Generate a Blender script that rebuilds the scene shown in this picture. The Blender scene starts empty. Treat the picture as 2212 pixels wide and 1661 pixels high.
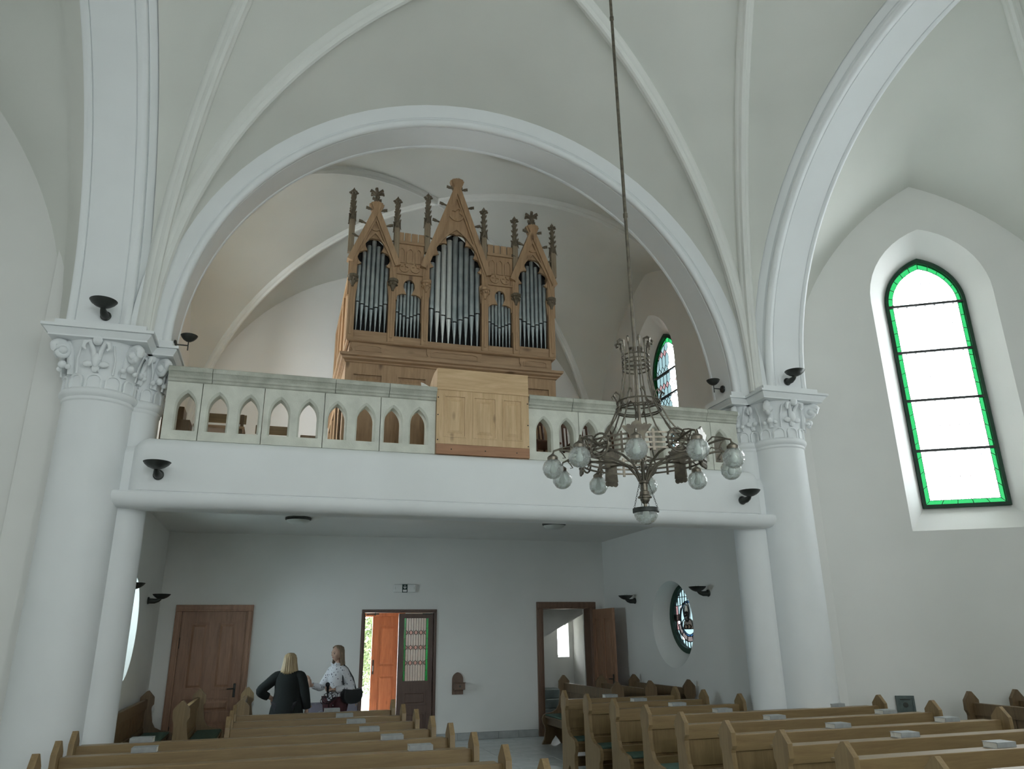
import bpy, bmesh, math, random
from mathutils import Vector, Matrix
from mathutils.geometry import tessellate_polygon
random.seed(7)
PI = math.pi
S = bpy.context.scene
C = S.collection

# ------------------------------------------------------------------ camera
FPX, YAW, PIT, ROL, CAMH = 1613.9, .298908, .324350, -.0130884, 1.8
fw = Vector((math.sin(YAW)*math.cos(PIT), math.cos(YAW)*math.cos(PIT), math.sin(PIT)))
r0 = Vector((math.cos(YAW), -math.sin(YAW), 0)); u0 = r0.cross(fw)
rt = math.cos(ROL)*r0 + math.sin(ROL)*u0; up = -math.sin(ROL)*r0 + math.cos(ROL)*u0
cam = bpy.data.cameras.new('camera'); cam.sensor_width = 36; cam.sensor_fit = 'HORIZONTAL'
cam.lens = FPX/2212*36; cam.clip_start = .05; cam.clip_end = 200
camo = bpy.data.objects.new('camera', cam); C.objects.link(camo)
camo.matrix_world = Matrix(((rt.x, up.x, -fw.x, 0), (rt.y, up.y, -fw.y, 0), (rt.z, up.z, -fw.z, CAMH), (0, 0, 0, 1)))
S.camera = camo

# ------------------------------------------------------------------ sky, exposure
SKY = 17.0
w = bpy.data.worlds.new('sky'); S.world = w; w.use_nodes = True
bg = w.node_tree.nodes['Background']; bg.inputs[0].default_value = (.93, .96, 1.0, 1); bg.inputs[1].default_value = SKY
S.view_settings.view_transform = 'Standard'; S.view_settings.look = 'None'
S.view_settings.gamma = 1; S.view_settings.use_curve_mapping = False
S.view_settings.exposure = 0.68
S.cycles.max_bounces = 8; S.cycles.diffuse_bounces = 5; S.cycles.glossy_bounces = 3; S.cycles.transparent_max_bounces = 12
S.cycles.transmission_bounces = 6; S.cycles.use_adaptive_sampling = True; S.cycles.adaptive_threshold = .06; S.cycles.adaptive_min_samples = 28; S.cycles.sample_clamp_indirect = 4; S.cycles.caustics_reflective = False; S.cycles.caustics_refractive = False
S.cycles.use_denoising = True

# ------------------------------------------------------------------ plan of the church
XC, YC = 2.26, 4.70          # centre of the crossing
ZS = 4.96                    # springing height of every arch
XL, XR = XC-4.17, XC+4.17    # side walls of choir and chancel
YF, YB = 9.12, 14.64         # choir: front arch back edge, back wall
YM = (YF+YB)/2
AP = 4.17                    # side of the half-hexagonal transepts
def mx(p): return (2*XC-p[0], p[1], p[2])
def my(p): return (p[0], 2*YC-p[1], p[2])
def mxy(p): return (2*XC-p[0], 2*YC-p[1], p[2])
AV = [(7.13, YC+AP), (7.13+AP*math.sqrt(3)/2, YC+AP/2), (7.13+AP*math.sqrt(3)/2, YC-AP/2), (7.13, YC-AP)]
AVL = [(2*XC-x, y) for x, y in AV]

# daylight portals: they only tell the renderer where the sky is seen through an opening
def portal(x, y, z, nx, ny, sx, sz):
    l = bpy.data.lights.new('portal', 'AREA'); l.shape = 'RECTANGLE'; l.size = sx; l.size_y = sz
    l.cycles.is_portal = True
    o = bpy.data.objects.new('daylight_opening', l); C.objects.link(o)
    d = Vector((nx, ny, 0)).normalized()
    o.matrix_world = Matrix.Translation((x, y, z)) @ d.to_track_quat('-Z', 'Z').to_matrix().to_4x4()
DEP = .34                    # depth of the splayed window reveals
WIN = []                     # (x, y on wall, outward normal)
for V, sg in ((AV, 1), (AVL, -1)):
    for i in range(3):
        a, b = Vector(V[i]), Vector(V[i+1]); m = (a+b)/2; d = (b-a).normalized(); n = Vector((-d.y, d.x)) * sg
        WIN.append((m.x, m.y, n.x, n.y))
WIN += [(XR, YM, 1, 0), (XL, YM, -1, 0), (XR, 2*YC-YM, 1, 0), (XL, 2*YC-YM, -1, 0)]
EB = 2*YC-YB
WIN += [(XC-2.2, EB, 0, -1), (XC+2.2, EB, 0, -1)]
for i, (x, y, nx, ny) in enumerate(WIN):
    if i in (0, 6, 7, 10, 11): portal(x+nx*(DEP+.12), y+ny*(DEP+.12), 4.62 if i > 9 else 5.32, -nx, -ny, 1.1, 5.3 if i > 9 else 3.9)
for sx in (XL-DEP-.1, XR+DEP+.1): portal(sx, YM, 1.96, 1 if sx < 0 else -1, 0, 1.15, 1.15)

# ------------------------------------------------------------------ mesh helpers
class MB:
    def __init__(s, T=None): s.v = []; s.f = []; s.T = T
    def add(s, vs, fs):
        o = len(s.v)
        s.v += [s.T(tuple(p)) if s.T else tuple(p) for p in vs]
        s.f += [tuple(i+o for i in f) for f in fs]
        return s
    def box(s, x0, x1, y0, y1, z0, z1, b=0):
        if b <= 0:
            return s.add([(x, y, z) for x in (x0, x1) for y in (y0, y1) for z in (z0, z1)],
                         [(0, 1, 3, 2), (4, 6, 7, 5), (0, 4, 5, 1), (2, 3, 7, 6), (0, 2, 6, 4), (1, 5, 7, 3)])
        vs = []; idx = {}
        for i, x in enumerate((x0, x1)):
            for j, y in enumerate((y0, y1)):
                for k, z in enumerate((z0, z1)):
                    sx, sy, sz = (1, -1)[i]*b, (1, -1)[j]*b, (1, -1)[k]*b
                    for a, p in enumerate(((x, y+sy, z+sz), (x+sx, y, z+sz), (x+sx, y+sy, z))):
                        idx[i, j, k, a] = len(vs); vs.append(p)
        fs = []
        for i in (0, 1):
            fs.append([idx[i, j, k, 0] for j, k in ((0, 0), (1, 0), (1, 1), (0, 1))])
            fs.append([idx[j, i, k, 1] for j, k in ((0, 0), (1, 0), (1, 1), (0, 1))])
            fs.append([idx[j, k, i, 2] for j, k in ((0, 0), (1, 0), (1, 1), (0, 1))])
        for i in (0, 1):
            for j in (0, 1):
                fs.append([idx[i, j, 0, 0], idx[i, j, 1, 0], idx[i, j, 1, 1], idx[i, j, 0, 1]])
                fs.append([idx[i, 0, j, 0], idx[i, 1, j, 0], idx[i, 1, j, 2], idx[i, 0, j, 2]])
                fs.append([idx[0, i, j, 1], idx[1, i, j, 1], idx[1, i, j, 2], idx[0, i, j, 2]])
                for k in (0, 1): fs.append([idx[i, j, k, a] for a in range(3)])
        return s.add(vs, fs)
    def grid(s, rows, cu=False, cv=False):
        n = len(rows); m = len(rows[0]); vs = [p for r in rows for p in r]; fs = []
        for i in range(n if cu else n-1):
            for j in range(m if cv else m-1):
                a, b = i, (i+1) % n; c, d = j, (j+1) % m
                fs.append((a*m+c, b*m+c, b*m+d, a*m+d))
        return s.add(vs, fs)
    def lathe(s, prof, c=(0, 0, 0), n=24, a0=0, a1=2*PI, axis='z', cap=True):
        full = abs(a1-a0-2*PI) < 1e-6; k = n if full else n+1; rows = []
        for i in range(k):
            a = a0+(a1-a0)*i/n; row = []
            for r, z in prof:
                p = (r*math.cos(a), r*math.sin(a), z)
                if axis == 'y': p = (p[0], p[2], p[1])
                if axis == 'x': p = (p[2], p[0], p[1])
                row.append((c[0]+p[0], c[1]+p[1], c[2]+p[2]))
            rows.append(row)
        s.grid(rows, cu=full)
        if cap and full:
            for j in (0, -1):
                if prof[j][0] > 1e-5: s.add([r[j] for r in rows], [tuple(range(k))])
        return s
    def tube(s, path, r, n=8, closed=False):
        P = [Vector(p) for p in path]; N = len(P); rows = []; nrm = None
        for i in range(N):
            if closed: t = P[(i+1) % N]-P[i-1]
            else: t = P[min(i+1, N-1)]-P[max(i-1, 0)]
            if t.length < 1e-9: t = Vector((0, 0, 1))
            t.normalize()
            if nrm is None:
                nrm = t.cross(Vector((0, 0, 1)))
                if nrm.length < 1e-3: nrm = t.cross(Vector((1, 0, 0)))
            nrm = nrm-t*nrm.dot(t); nrm.normalize(); bn = t.cross(nrm)
            q = r[i] if isinstance(r, (list, tuple)) else r
            rows.append([P[i]+(nrm*math.cos(2*PI*j/n)+bn*math.sin(2*PI*j/n))*q for j in range(n)])
        s.grid(rows, cu=closed, cv=True)
        if not closed: s.add(rows[0], [tuple(range(n))]); s.add(rows[-1], [tuple(range(n))])
        return s
    def prism(s, outer, o, u, v, wv, d, holes=(), ch=0):
        o, u, v, wv = Vector(o), Vector(u), Vector(v), Vector(wv)
        loops = [list(outer)]+[list(h) for h in holes]
        flat = [p for l in loops for p in l]
        tri = tessellate_polygon([[Vector((p[0], p[1], 0)) for p in l] for l in loops]) if (holes or len(outer) > 4) else [tuple(range(len(outer)))]
        A = [o+u*p[0]+v*p[1] for p in flat]; B = [q+wv*d for q in A]; n = len(flat)
        fs = [tuple(t) for t in tri]+[tuple(i+n for i in reversed(t)) for t in tri]; k = 0
        for l in loops:
            m = len(l)
            for i in range(m): fs.append((k+i, k+(i+1) % m, n+k+(i+1) % m, n+k+i))
            k += m
        return s.add(A+B, fs)
    def sphere(s, c, r, nu=16, nv=10, sc=(1, 1, 1)):
        prof = [(math.sin(PI*j/nv)*r, -math.cos(PI*j/nv)*r) for j in range(nv+1)]
        rows = [[(c[0]+p*math.cos(2*PI*i/nu)*sc[0], c[1]+p*math.sin(2*PI*i/nu)*sc[1], c[2]+z*sc[2]) for p, z in prof] for i in range(nu)]
        return s.grid(rows, cu=True)
    def sweep(s, path, prof, side):
        P = [Vector(p) for p in path]; side = Vector(side).normalized(); rows = []
        for i in range(len(P)):
            t = (P[min(i+1, len(P)-1)]-P[max(i-1, 0)]).normalized(); nn = side.cross(t).normalized()
            if nn.z > 0 : nn = -nn
            rows.append([P[i]+side*a+nn*b for a, b in prof])
        return s.grid(rows)
def obj(name, mb, mat, parent=None, smooth=35):
    me = bpy.data.meshes.new(name); me.from_pydata([tuple(p) for p in mb.v], [], mb.f); me.update()
    bm = bmesh.new(); bm.from_mesh(me); bmesh.ops.remove_doubles(bm, verts=bm.verts, dist=1e-5)
    bmesh.ops.recalc_face_normals(bm, faces=bm.faces); bm.to_mesh(me); bm.free()
    if smooth:
        me.polygons.foreach_set('use_smooth', [True]*len(me.polygons)); me.set_sharp_from_angle(angle=math.radians(smooth))
    me.materials.append(mat)
    o = bpy.data.objects.new(name, me); C.objects.link(o)
    if parent: o.parent = parent
    return o
def tag(o, label, cat, group=None, kind=None):
    o['label'] = label; o['category'] = cat
    if group: o['group'] = group
    if kind: o['kind'] = kind
    return o
def thing(name, label, cat, loc=(0, 0, 0), rz=0, group=None, kind=None):
    o = bpy.data.objects.new(name, None); C.objects.link(o); o.location = loc; o.rotation_euler = (0, 0, rz); o.empty_display_size = .2
    return tag(o, label, cat, group, kind)
def struct(name, mb, mat, label, cat, smooth=35): return tag(obj(name, mb, mat, None, smooth), label, cat, None, 'structure')
def inst(o, parent, loc=None, rot=None, scale=None):
    c = o.copy(); C.objects.link(c); c.parent = parent
    if loc is not None: c.location = loc
    if rot is not None: c.rotation_euler = rot
    if scale is not None: c.scale = scale
    return c
def frange(a, b, n): return [a+(b-a)*i/n for i in range(n+1)]
def pointed(hw, zb, zs, za, n=8, cx=0):
    h = za-zs; c = (h*h-hw*hw)/(2*hw); R = hw+c; t = math.atan2(h, c)
    right = [(cx-c+R*math.cos(t*i/n), zs+R*math.sin(t*i/n)) for i in range(n+1)]
    left = [(2*cx-x, z) for x, z in reversed(right[:-1])]
    return [(cx-hw, zb), (cx+hw, zb)]+right+left
def clip(poly, conv):
    area = sum(conv[i-1][0]*conv[i][1]-conv[i][0]*conv[i-1][1] for i in range(len(conv)))
    if area < 0: conv = conv[::-1]
    out = poly
    for i in range(len(conv)):
        a, b = conv[i], conv[(i+1) % len(conv)]; e = (b[0]-a[0], b[1]-a[1])
        if abs(e[0])+abs(e[1]) < 1e-9: continue
        f = lambda p: e[0]*(p[1]-a[1])-e[1]*(p[0]-a[0])
        src, out = out, []
        for j in range(len(src)):
            p, q = src[j-1], src[j]; fp, fq = f(p), f(q)
            if (fp >= 0) != (fq >= 0):
                t = fp/(fp-fq); out.append((p[0]+(q[0]-p[0])*t, p[1]+(q[1]-p[1])*t))
            if fq >= 0: out.append(q)
        if not out: return []
    return out
def parea(p): return abs(sum(p[i-1][0]*p[i][1]-p[i][0]*p[i-1][1] for i in range(len(p))))/2
def shrink(p, d):
    cx = sum(a for a, b in p)/len(p); cy = sum(b for a, b in p)/len(p)
    m = min(math.hypot(a-cx, b-cy) for a, b in p); k = max(.3, 1-d/max(m, 1e-6))
    return [(cx+(a-cx)*k, cy+(b-cy)*k) for a, b in p]

# ------------------------------------------------------------------ materials
def nodes(name):
    m = bpy.data.materials.new(name); m.use_nodes = True; nt = m.node_tree
    return m, nt, nt.nodes['Principled BSDF']
def mat(name, col, rough=.6, metal=0, var=.06, scale=3.0, bump=0, bscale=60, spec=.5, col2=None, stretch=None):
    m, nt, p = nodes(name); N = nt.nodes.new; L = nt.links.new
    tc = N('ShaderNodeTexCoord'); mp = N('ShaderNodeMapping'); L(tc.outputs['Object'], mp.inputs[0])
    if stretch: mp.inputs['Scale'].default_value = stretch
    nz = N('ShaderNodeTexNoise'); nz.inputs['Scale'].default_value = scale; nz.inputs['Detail'].default_value = 2 if not bump else 5; L(mp.outputs[0], nz.inputs['Vector'])
    cr = N('ShaderNodeValToRGB'); e = cr.color_ramp.elements
    c2 = col2 or tuple(max(0, c*(1-var*2)) for c in col)
    e[0].position = .32; e[1].position = .68; e[0].color = (*c2, 1); e[1].color = (*col, 1)
    L(nz.outputs[0], cr.inputs[0]); L(cr.outputs[0], p.inputs['Base Color'])
    p.inputs['Roughness'].default_value = rough; p.inputs['Metallic'].default_value = metal
    p.inputs['Specular IOR Level'].default_value = spec
    if bump:
        n2 = N('ShaderNodeTexNoise'); n2.inputs['Scale'].default_value = bscale; n2.inputs['Detail'].default_value = 6; L(mp.outputs[0], n2.inputs['Vector'])
        b = N('ShaderNodeBump'); b.inputs['Strength'].default_value = bump; b.inputs['Distance'].default_value = .01
        L(n2.outputs[0], b.inputs['Height']); L(b.outputs[0], p.inputs['Normal'])
    return m
def wood(name, col, dark, axis=0, scale=9, rough=.55, knots=0, bump=.12):
    m, nt, p = nodes(name); N = nt.nodes.new; L = nt.links.new
    tc = N('ShaderNodeTexCoord'); mp = N('ShaderNodeMapping'); L(tc.outputs['Object'], mp.inputs[0])
    sc = [3.2, 3.2, 3.2]; sc[axis] = .28; mp.inputs['Scale'].default_value = sc
    nz = N('ShaderNodeTexNoise'); nz.inputs['Scale'].default_value = scale; nz.inputs['Detail'].default_value = 7; nz.inputs['Roughness'].default_value = .65
    nz.inputs['Distortion'].default_value = .6; L(mp.outputs[0], nz.inputs['Vector'])
    cr = N('ShaderNodeValToRGB'); e = cr.color_ramp.elements; e[0].position = .30; e[1].position = .66; e[0].color = (*dark, 1); e[1].color = (*col, 1)
    L(nz.outputs[0], cr.inputs[0]); out = cr.outputs[0]
    if knots:
        v = N('ShaderNodeTexVoronoi'); v.inputs['Scale'].default_value = knots; m2 = N('ShaderNodeMapping'); L(tc.outputs['Object'], m2.inputs[0])
        s2 = [1.6, 1.6, 1.6]; s2[axis] = .7; m2.inputs['Scale'].default_value = s2; L(m2.outputs[0], v.inputs['Vector'])
        k = N('ShaderNodeValToRGB'); k.color_ramp.elements[0].position = .06; k.color_ramp.elements[1].position = .15
        k.color_ramp.elements[0].color = (.35, .30, .26, 1); k.color_ramp.elements[1].color = (1, 1, 1, 1); L(v.outputs['Distance'], k.inputs[0])
        mm = N('ShaderNodeMixRGB'); mm.blend_type = 'MULTIPLY'; mm.inputs[0].default_value = .8; L(out, mm.inputs[1]); L(k.outputs[0], mm.inputs[2]); out = mm.outputs[0]
    L(out, p.inputs['Base Color']); p.inputs['Roughness'].default_value = rough
    b = N('ShaderNodeBump'); b.inputs['Strength'].default_value = bump; b.inputs['Distance'].default_value = .004
    L(nz.outputs[0], b.inputs['Height']); L(b.outputs[0], p.inputs['Normal'])
    return m
def stained(name, col, gloss=.06):
    m = bpy.data.materials.new(name); m.use_nodes = True; nt = m.node_tree; nt.nodes.clear(); N = nt.nodes.new; L = nt.links.new
    o = N('ShaderNodeOutputMaterial'); t = N('ShaderNodeBsdfTransparent'); g = N('ShaderNodeBsdfGlossy'); mix = N('ShaderNodeMixShader')
    tc = N('ShaderNodeTexCoord'); nz = N('ShaderNodeTexNoise'); nz.inputs['Scale'].default_value = 25; L(tc.outputs['Object'], nz.inputs['Vector'])
    cr = N('ShaderNodeValToRGB'); col = [math.sqrt(c) for c in col]; cr.color_ramp.elements[0].color = (*[c*.93 for c in col], 1); cr.color_ramp.elements[1].color = (*col, 1)   # two faces per pane
    L(nz.outputs[0], cr.inputs[0]); L(cr.outputs[0], t.inputs[0]); g.inputs['Roughness'].default_value = .15
    mix.inputs[0].default_value = gloss; L(t.outputs[0], mix.inputs[1]); L(g.outputs[0], mix.inputs[2]); L(mix.outputs[0], o.inputs[0])
    return m
M = dict(
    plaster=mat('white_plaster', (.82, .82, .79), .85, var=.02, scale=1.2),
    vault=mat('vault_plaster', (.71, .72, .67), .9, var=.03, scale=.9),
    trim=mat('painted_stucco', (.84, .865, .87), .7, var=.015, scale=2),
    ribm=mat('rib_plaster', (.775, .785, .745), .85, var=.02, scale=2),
    stone=mat('grey_sandstone', (.74, .75, .67), .9, var=.14, scale=5, bump=.35, bscale=70, col2=(.60, .61, .54)),
    stone2=mat('dark_coping_stone', (.56, .57, .50), .9, var=.16, scale=6, bump=.4, bscale=60, col2=(.40, .41, .35)),
    pine=wood('aged_pine', (.44, .29, .165), (.31, .19, .10), 2, 8, .55, 2.2),
    pine_x=wood('aged_pine_across', (.43, .285, .165), (.30, .185, .10), 0, 8, .55, 2.2),
    pale=wood('pale_pine', (.66, .47, .27), (.50, .33, .17), 2, 7, .5, 2.6),
    pale_x=wood('pale_pine_across', (.66, .47, .27), (.48, .31, .16), 0, 7, .5, 2.6),
    plinth=wood('reddish_pine', (.42, .22, .12), (.30, .15, .08), 0, 8, .6, 2.0),
    weathered=wood('weathered_pine', (.30, .235, .155), (.20, .15, .095), 2, 10, .7),
    dark_carve=wood('weathered_carving', (.17, .135, .09), (.10, .08, .05), 2, 10, .7),
    oak=wood('oak_across', (.295, .205, .097), (.215, .14, .065), 0, 8, .4),
    oak_z=wood('oak_upright', (.31, .215, .105), (.215, .145, .07), 2, 8, .4),
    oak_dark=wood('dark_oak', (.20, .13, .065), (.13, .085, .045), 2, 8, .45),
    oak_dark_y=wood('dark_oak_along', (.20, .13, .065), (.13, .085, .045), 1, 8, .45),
    door=wood('brown_door', (.38, .21, .125), (.25, .135, .08), 2, 8, .45),
    door_x=wood('brown_door_across', (.38, .21, .125), (.25, .135, .08), 0, 8, .45),
    dkdoor=wood('dark_door', (.115, .062, .042), (.075, .04, .027), 2, 8, .4),
    orange=wood('orange_door', (.60, .21, .08), (.42, .12, .045), 2, 7, .5, 3.0),
    cushion=mat('green_cushion', (.11, .20, .165), .95, var=.12, scale=30, bump=.4, bscale=300),
    pipe=mat('tin_pipe', (.50, .55, .56), .36, .75, var=.10, scale=6, col2=(.36, .41, .43)),
    pipe_new=mat('bright_tin_pipe', (.80, .83, .82), .34, .7, var=.05, scale=6),
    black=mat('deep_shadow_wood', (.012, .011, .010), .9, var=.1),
    brass=mat('aged_brass', (.20, .175, .135), .34, .8, var=.14, scale=25, col2=(.12, .105, .085)),
    iron=mat('dark_iron', (.045, .05, .045), .5, .5, var=.1, scale=20),
    frame=mat('green_black_frame', (.012, .05, .028), .5, .1, var=.1, scale=9),
    lead=mat('lead', (.06, .06, .06), .6, .4, var=.1, scale=9),
    bowl=mat('sconce_metal', (.055, .06, .055), .42, .55, var=.12, scale=12),
    white=mat('white_plastic', (.75, .76, .74), .4, var=.02),
    opal=mat('opal_glass', (.62, .64, .60), .3, var=.02),
    paper=mat('paper_pages', (.80, .79, .74), .8, var=.05, scale=40),
    cover=mat('grey_book_cover', (.36, .38, .38), .6, var=.08, scale=20),
    tile=mat('grey_floor_tile', (.76, .80, .80), .24, var=.08, scale=4, col2=(.66, .70, .70)),
    skirt=mat('grey_skirting_tile', (.46, .48, .47), .4, var=.10, scale=6),
    grout=mat('grout', (.36, .37, .37), .9, var=.06, scale=20),
    g_clear=stained('clear_glass', (.95, .97, .95)),
    g_blue=stained('pale_blue_glass', (.78, .93, .97)),
    g_green=stained('green_glass', (.002, .034, .009)),
    g_pink=stained('pink_glass', (.95, .60, .56)),
    g_half=stained('half_dimmed_glass', (.50, .52, .51)),  # unseen chancel end windows, darkened to cut their daylight
    g_near=stained('dimmed_glass', (.085, .088, .085)),  # unseen windows, pane darkened to lower daylight in the crossing
    d_blue=stained('dimmed_blue_glass', (.019, .029, .030)), d_pink=stained('dimmed_pink_glass', (.029, .017, .017)), o_blue=stained('oculus_blue_glass', (.030, .044, .046)), g_dgreen=stained('door_green_glass', (.03, .55, .12)),
    g_sky=stained('blue_glass', (.0025, .009, .020)),
    g_skin=stained('flesh_glass', (.95, .78, .66)),
    g_brown=stained('brown_glass', (.0035, .0025, .0022)),
    g_grey=stained('grey_glass', (.013, .011, .0105)), t_hair=stained('hair_glass', (.50, .42, .40)), t_brown=stained('robe_glass', (.16, .10, .08)),
)
P_, V_, T_ = M['plaster'], M['vault'], M['trim']

# ================================================================== STRUCTURE
# ---- floor: screed with laid tiles in the aisle where they can be told apart
mb = MB(); mb.box(-8, 13, -6.5, YB, -.12, -.012)
floor = struct('floor', mb, M['grout'], 'grey tiled church floor under the pews', 'floor', 0)
tm = MB(); TS = .40; tm.box(-.197, .197, -.197, .197, -.011, 0, .003)
t0 = None
for i in range(7):
    for j in range(24):
        x, y = 1.55+TS*(i+.5), 5.0+TS*(j+.5)
        if t0 is None: t0 = obj('tile', tm, M['tile'], floor, 0); t0.location = (x, y, 0)
        else: inst(t0, floor, (x, y, 0))
mb = MB()
for x0, x1, y0, y1 in ((-8, 1.55, -6.5, YB), (4.35, 13, -6.5, YB), (1.55, 4.35, -6.5, 5.0)): mb.box(x0, x1, y0, y1, -.011, 0)
o = obj('tile', mb, M['tile'], floor, 0); o['kind'] = 'stuff'

# ---- walls with splayed openings
def wall(name, a, b, n, z0, z1, label, holes=(), m=None):
    a = Vector((a[0], a[1], 0)); b = Vector((b[0], b[1], 0)); d = (b-a); Lw = d.length; d.normalize(); n = Vector((n[0], n[1], 0)).normalized()
    z0 = -.1; mb = MB(); loops = [[(0, z0), (Lw, z0), (Lw, z1), (0, z1)]]+[h[0] for h in holes]
    flat = [p for l in loops for p in l]
    tri = tessellate_polygon([[Vector((p[0], p[1], 0)) for p in l] for l in loops])
    Z = Vector((0, 0, 1)); mb.add([a+d*p[0]+Z*p[1] for p in flat], tri)
    for h, fr, dep in holes:
        mb.grid([[a+d*p[0]+Z*p[1] for p in h], [a+d*p[0]+Z*p[1]+n*dep for p in fr]], cv=True)
    return struct(name, mb, m or P_, label, 'wall', 30)
WH = lambda cx, zb=3.08: (pointed(.83, zb, 6.5, 7.62, 10, cx), pointed(.545, zb+.34, 6.5, 7.26, 10, cx), DEP)
def circ(cx, cz, r, n=40): return [(cx+r*math.cos(2*PI*i/n), cz+r*math.sin(2*PI*i/n)) for i in range(n)]
OC = lambda cx: (circ(cx, 1.96, .70), circ(cx, 2.06, .56), DEP)
ZT = 11.0
nm = ['far', 'middle', 'near']
for V, sg, side in ((AV, 1, 'right'), (AVL, -1, 'left')):
    for i in range(3):
        a, b = V[i], V[i+1]; d = (Vector(b)-Vector(a)).normalized(); n = Vector((-d.y, d.x))*sg
        wall('wall_%s_transept_%s' % (side, nm[i]), a, b, n, 0, ZT, 'white plaster %s wall of the %s transept with a tall window' % (nm[i], side), [WH(AP/2)])
wall('wall_right', (XR, YF-.3), (XR, YB), (1, 0), 0, ZT, 'right side wall of the organ loft with pointed and round windows', [WH(YM-YF+.3, 4.30), OC(YM-YF+.3)])
wall('wall_left', (XL, YF-.3), (XL, YB), (-1, 0), 0, ZT, 'left side wall of the organ loft with pointed and round windows', [WH(YM-YF+.3, 4.30), OC(YM-YF+.3)])
# chancel behind the viewer
wall('wall_chancel_right', (XR, 2*YC-YF+.3), (XR, EB), (1, 0), 0, ZT, 'right chancel wall behind the viewpoint', [WH(YM-YF+.3)])
wall('wall_chancel_left', (XL, 2*YC-YF+.3), (XL, EB), (-1, 0), 0, ZT, 'left chancel wall behind the viewpoint', [WH(YM-YF+.3)])
wall('wall_front', (XL, EB), (XR, EB), (0, -1), 0, ZT, 'chancel end wall behind the viewpoint with two windows enlarged for front light', [WH(XC-2.2-XL, 1.7), WH(XC+2.2-XL, 1.7)])  # unseen windows, sills lowered to throw more frontal daylight into the church
# back wall with three doorways (x0, x1, top)
DW = [(-1.53, -.47, 2.27), (1.60, 2.90, 2.25), (5.06, 6.10, 2.33)]
hs = []
for x0, x1, zt in DW:
    q = [(x0-XL, .0005), (x1-XL, .0005), (x1-XL, zt), (x0-XL, zt)]; hs.append((q, q, .36))
wall('wall_back', (XL, YB), (XR, YB), (0, 1), 0, ZT, 'white plaster back wall under the organ loft with three doorways', hs)
mb = MB(); mb.box(-8, 13, -6.5, 15.2, ZT, ZT+.1); struct('ceiling_sky_block', mb, V_, 'unseen slab added above the vaults to block sky light', 'ceiling', 0)  # out of view, added to keep sky light from entering above the vaults
# pier cores and end strips that close the corners
for T, nmx in ((None, 'right_far'), (mx, 'left_far'), (my, 'right_near'), (mxy, 'left_near')):
    mb = MB(T); mb.box(XC+4.02, 7.22, 8.78, 9.3, 0, ZT)
    struct('wall_pier_'+nmx, mb, P_, 'white plaster pier core behind the %s columns' % nmx.replace('_', ' '), 'wall', 0)

# ---- vaults
def ell(u): return 1-math.cos(u*PI/2), math.sin(u*PI/2)
def line_rib(p0, p1, zt, zs=ZS, n=22):
    out = []
    for i in range(n+1):
        a, b = ell(i/n); out.append(Vector((p0[0]+(p1[0]-p0[0])*a, p0[1]+(p1[1]-p0[1])*a, zs+(zt-zs)*b)))
    return out
def arc_half(p0, p1, h, zs=ZS, n=22):   # pointed half arch from p0 up to the apex above p1
    p0 = Vector((*p0, 0)); p1 = Vector((*p1, 0)); hw = (p1-p0).length; d = (p1-p0)/hw; c = max(0, (h*h-hw*hw)/(2*hw)); R = hw+c; t = math.atan2(h, c)
    out = []
    for i in range(n+1):
        a = t*i/n; x = R*math.cos(a)-c; q = p1-d*x; k = 1 if h >= hw else h/hw
        out.append(Vector((q.x, q.y, zs+R*math.sin(a)*k)))
    return out
def web(mb, A, B, nw=8, bulge=.07):
    rows = []
    for i in range(len(A)):
        row = []
        for j in range(nw+1):
            w_ = j/nw; p = A[i].lerp(B[i], w_); p = p.copy(); p.z += bulge*4*w_*(1-w_)*(i/(len(A)-1)); row.append(p)
        rows.append(row)
    mb.grid(rows)
RIBP = lambda hw, dp: [(-hw, -.06), (-hw, .25*dp), (-hw*.72, .55*dp), (-hw*.5, .62*dp), (-hw*.42, .8*dp), (-hw*.2, dp), (hw*.2, dp), (hw*.42, .8*dp), (hw*.5, .62*dp), (hw*.72, .55*dp), (hw, .25*dp), (hw, -.06)]
ntrim = [0]
def trim(mb, label, cat='rib'):
    ntrim[0] += 1; return struct('trim_%d' % ntrim[0], mb, M['ribm'] if cat == 'rib' else T_, label, cat, 40)
def rib(path, label, hw, dp, T=None):
    a, b = path[0], path[-1]; d = Vector((b.x-a.x, b.y-a.y, 0)).normalized(); side = Vector((-d.y, d.x, 0))
    if T: path = [Vector(T(tuple(p))) for p in path]; a, b = path[0], path[-1]; d = Vector((b.x-a.x, b.y-a.y, 0)).normalized(); side = Vector((-d.y, d.x, 0))
    mb = MB(); mb.sweep(path, RIBP(hw, dp), side); return trim(mb, label)
# crossing: star vault, one quarter mirrored four times
RC = (XC+3.89, 8.45); ZN = 9.33
NC = (XC, 6.20); NT = (XC+1.98, YC)
rA = line_rib(RC, NC, ZN); rB = line_rib(RC, NT, ZN)
arcC = [Vector((XC+3.86*math.cos(a), 8.46, ZS+3.86*math.sin(a))) for a in frange(0, PI/2, 22)]
arcT = [Vector((XC+3.93, YC+3.78*math.cos(a), ZS+3.78*math.sin(a))) for a in frange(0, PI/2, 22)]
mb = MB()
for T in (None, mx, my, mxy):
    q = MB(T); web(q, arcC, rA); web(q, rA, rB, 8, .03); web(q, rB, arcT)
    q.add([(NC[0], NC[1], ZN), (NT[0], NT[1], ZN), (XC, YC, ZN+.3)], [(0, 1, 2)])
    mb.add(q.v, q.f)
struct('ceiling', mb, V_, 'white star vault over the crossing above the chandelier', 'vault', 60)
wh = {None: 'far right pier', mx: 'far left pier', my: 'near right pier', mxy: 'near left pier'}
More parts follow.
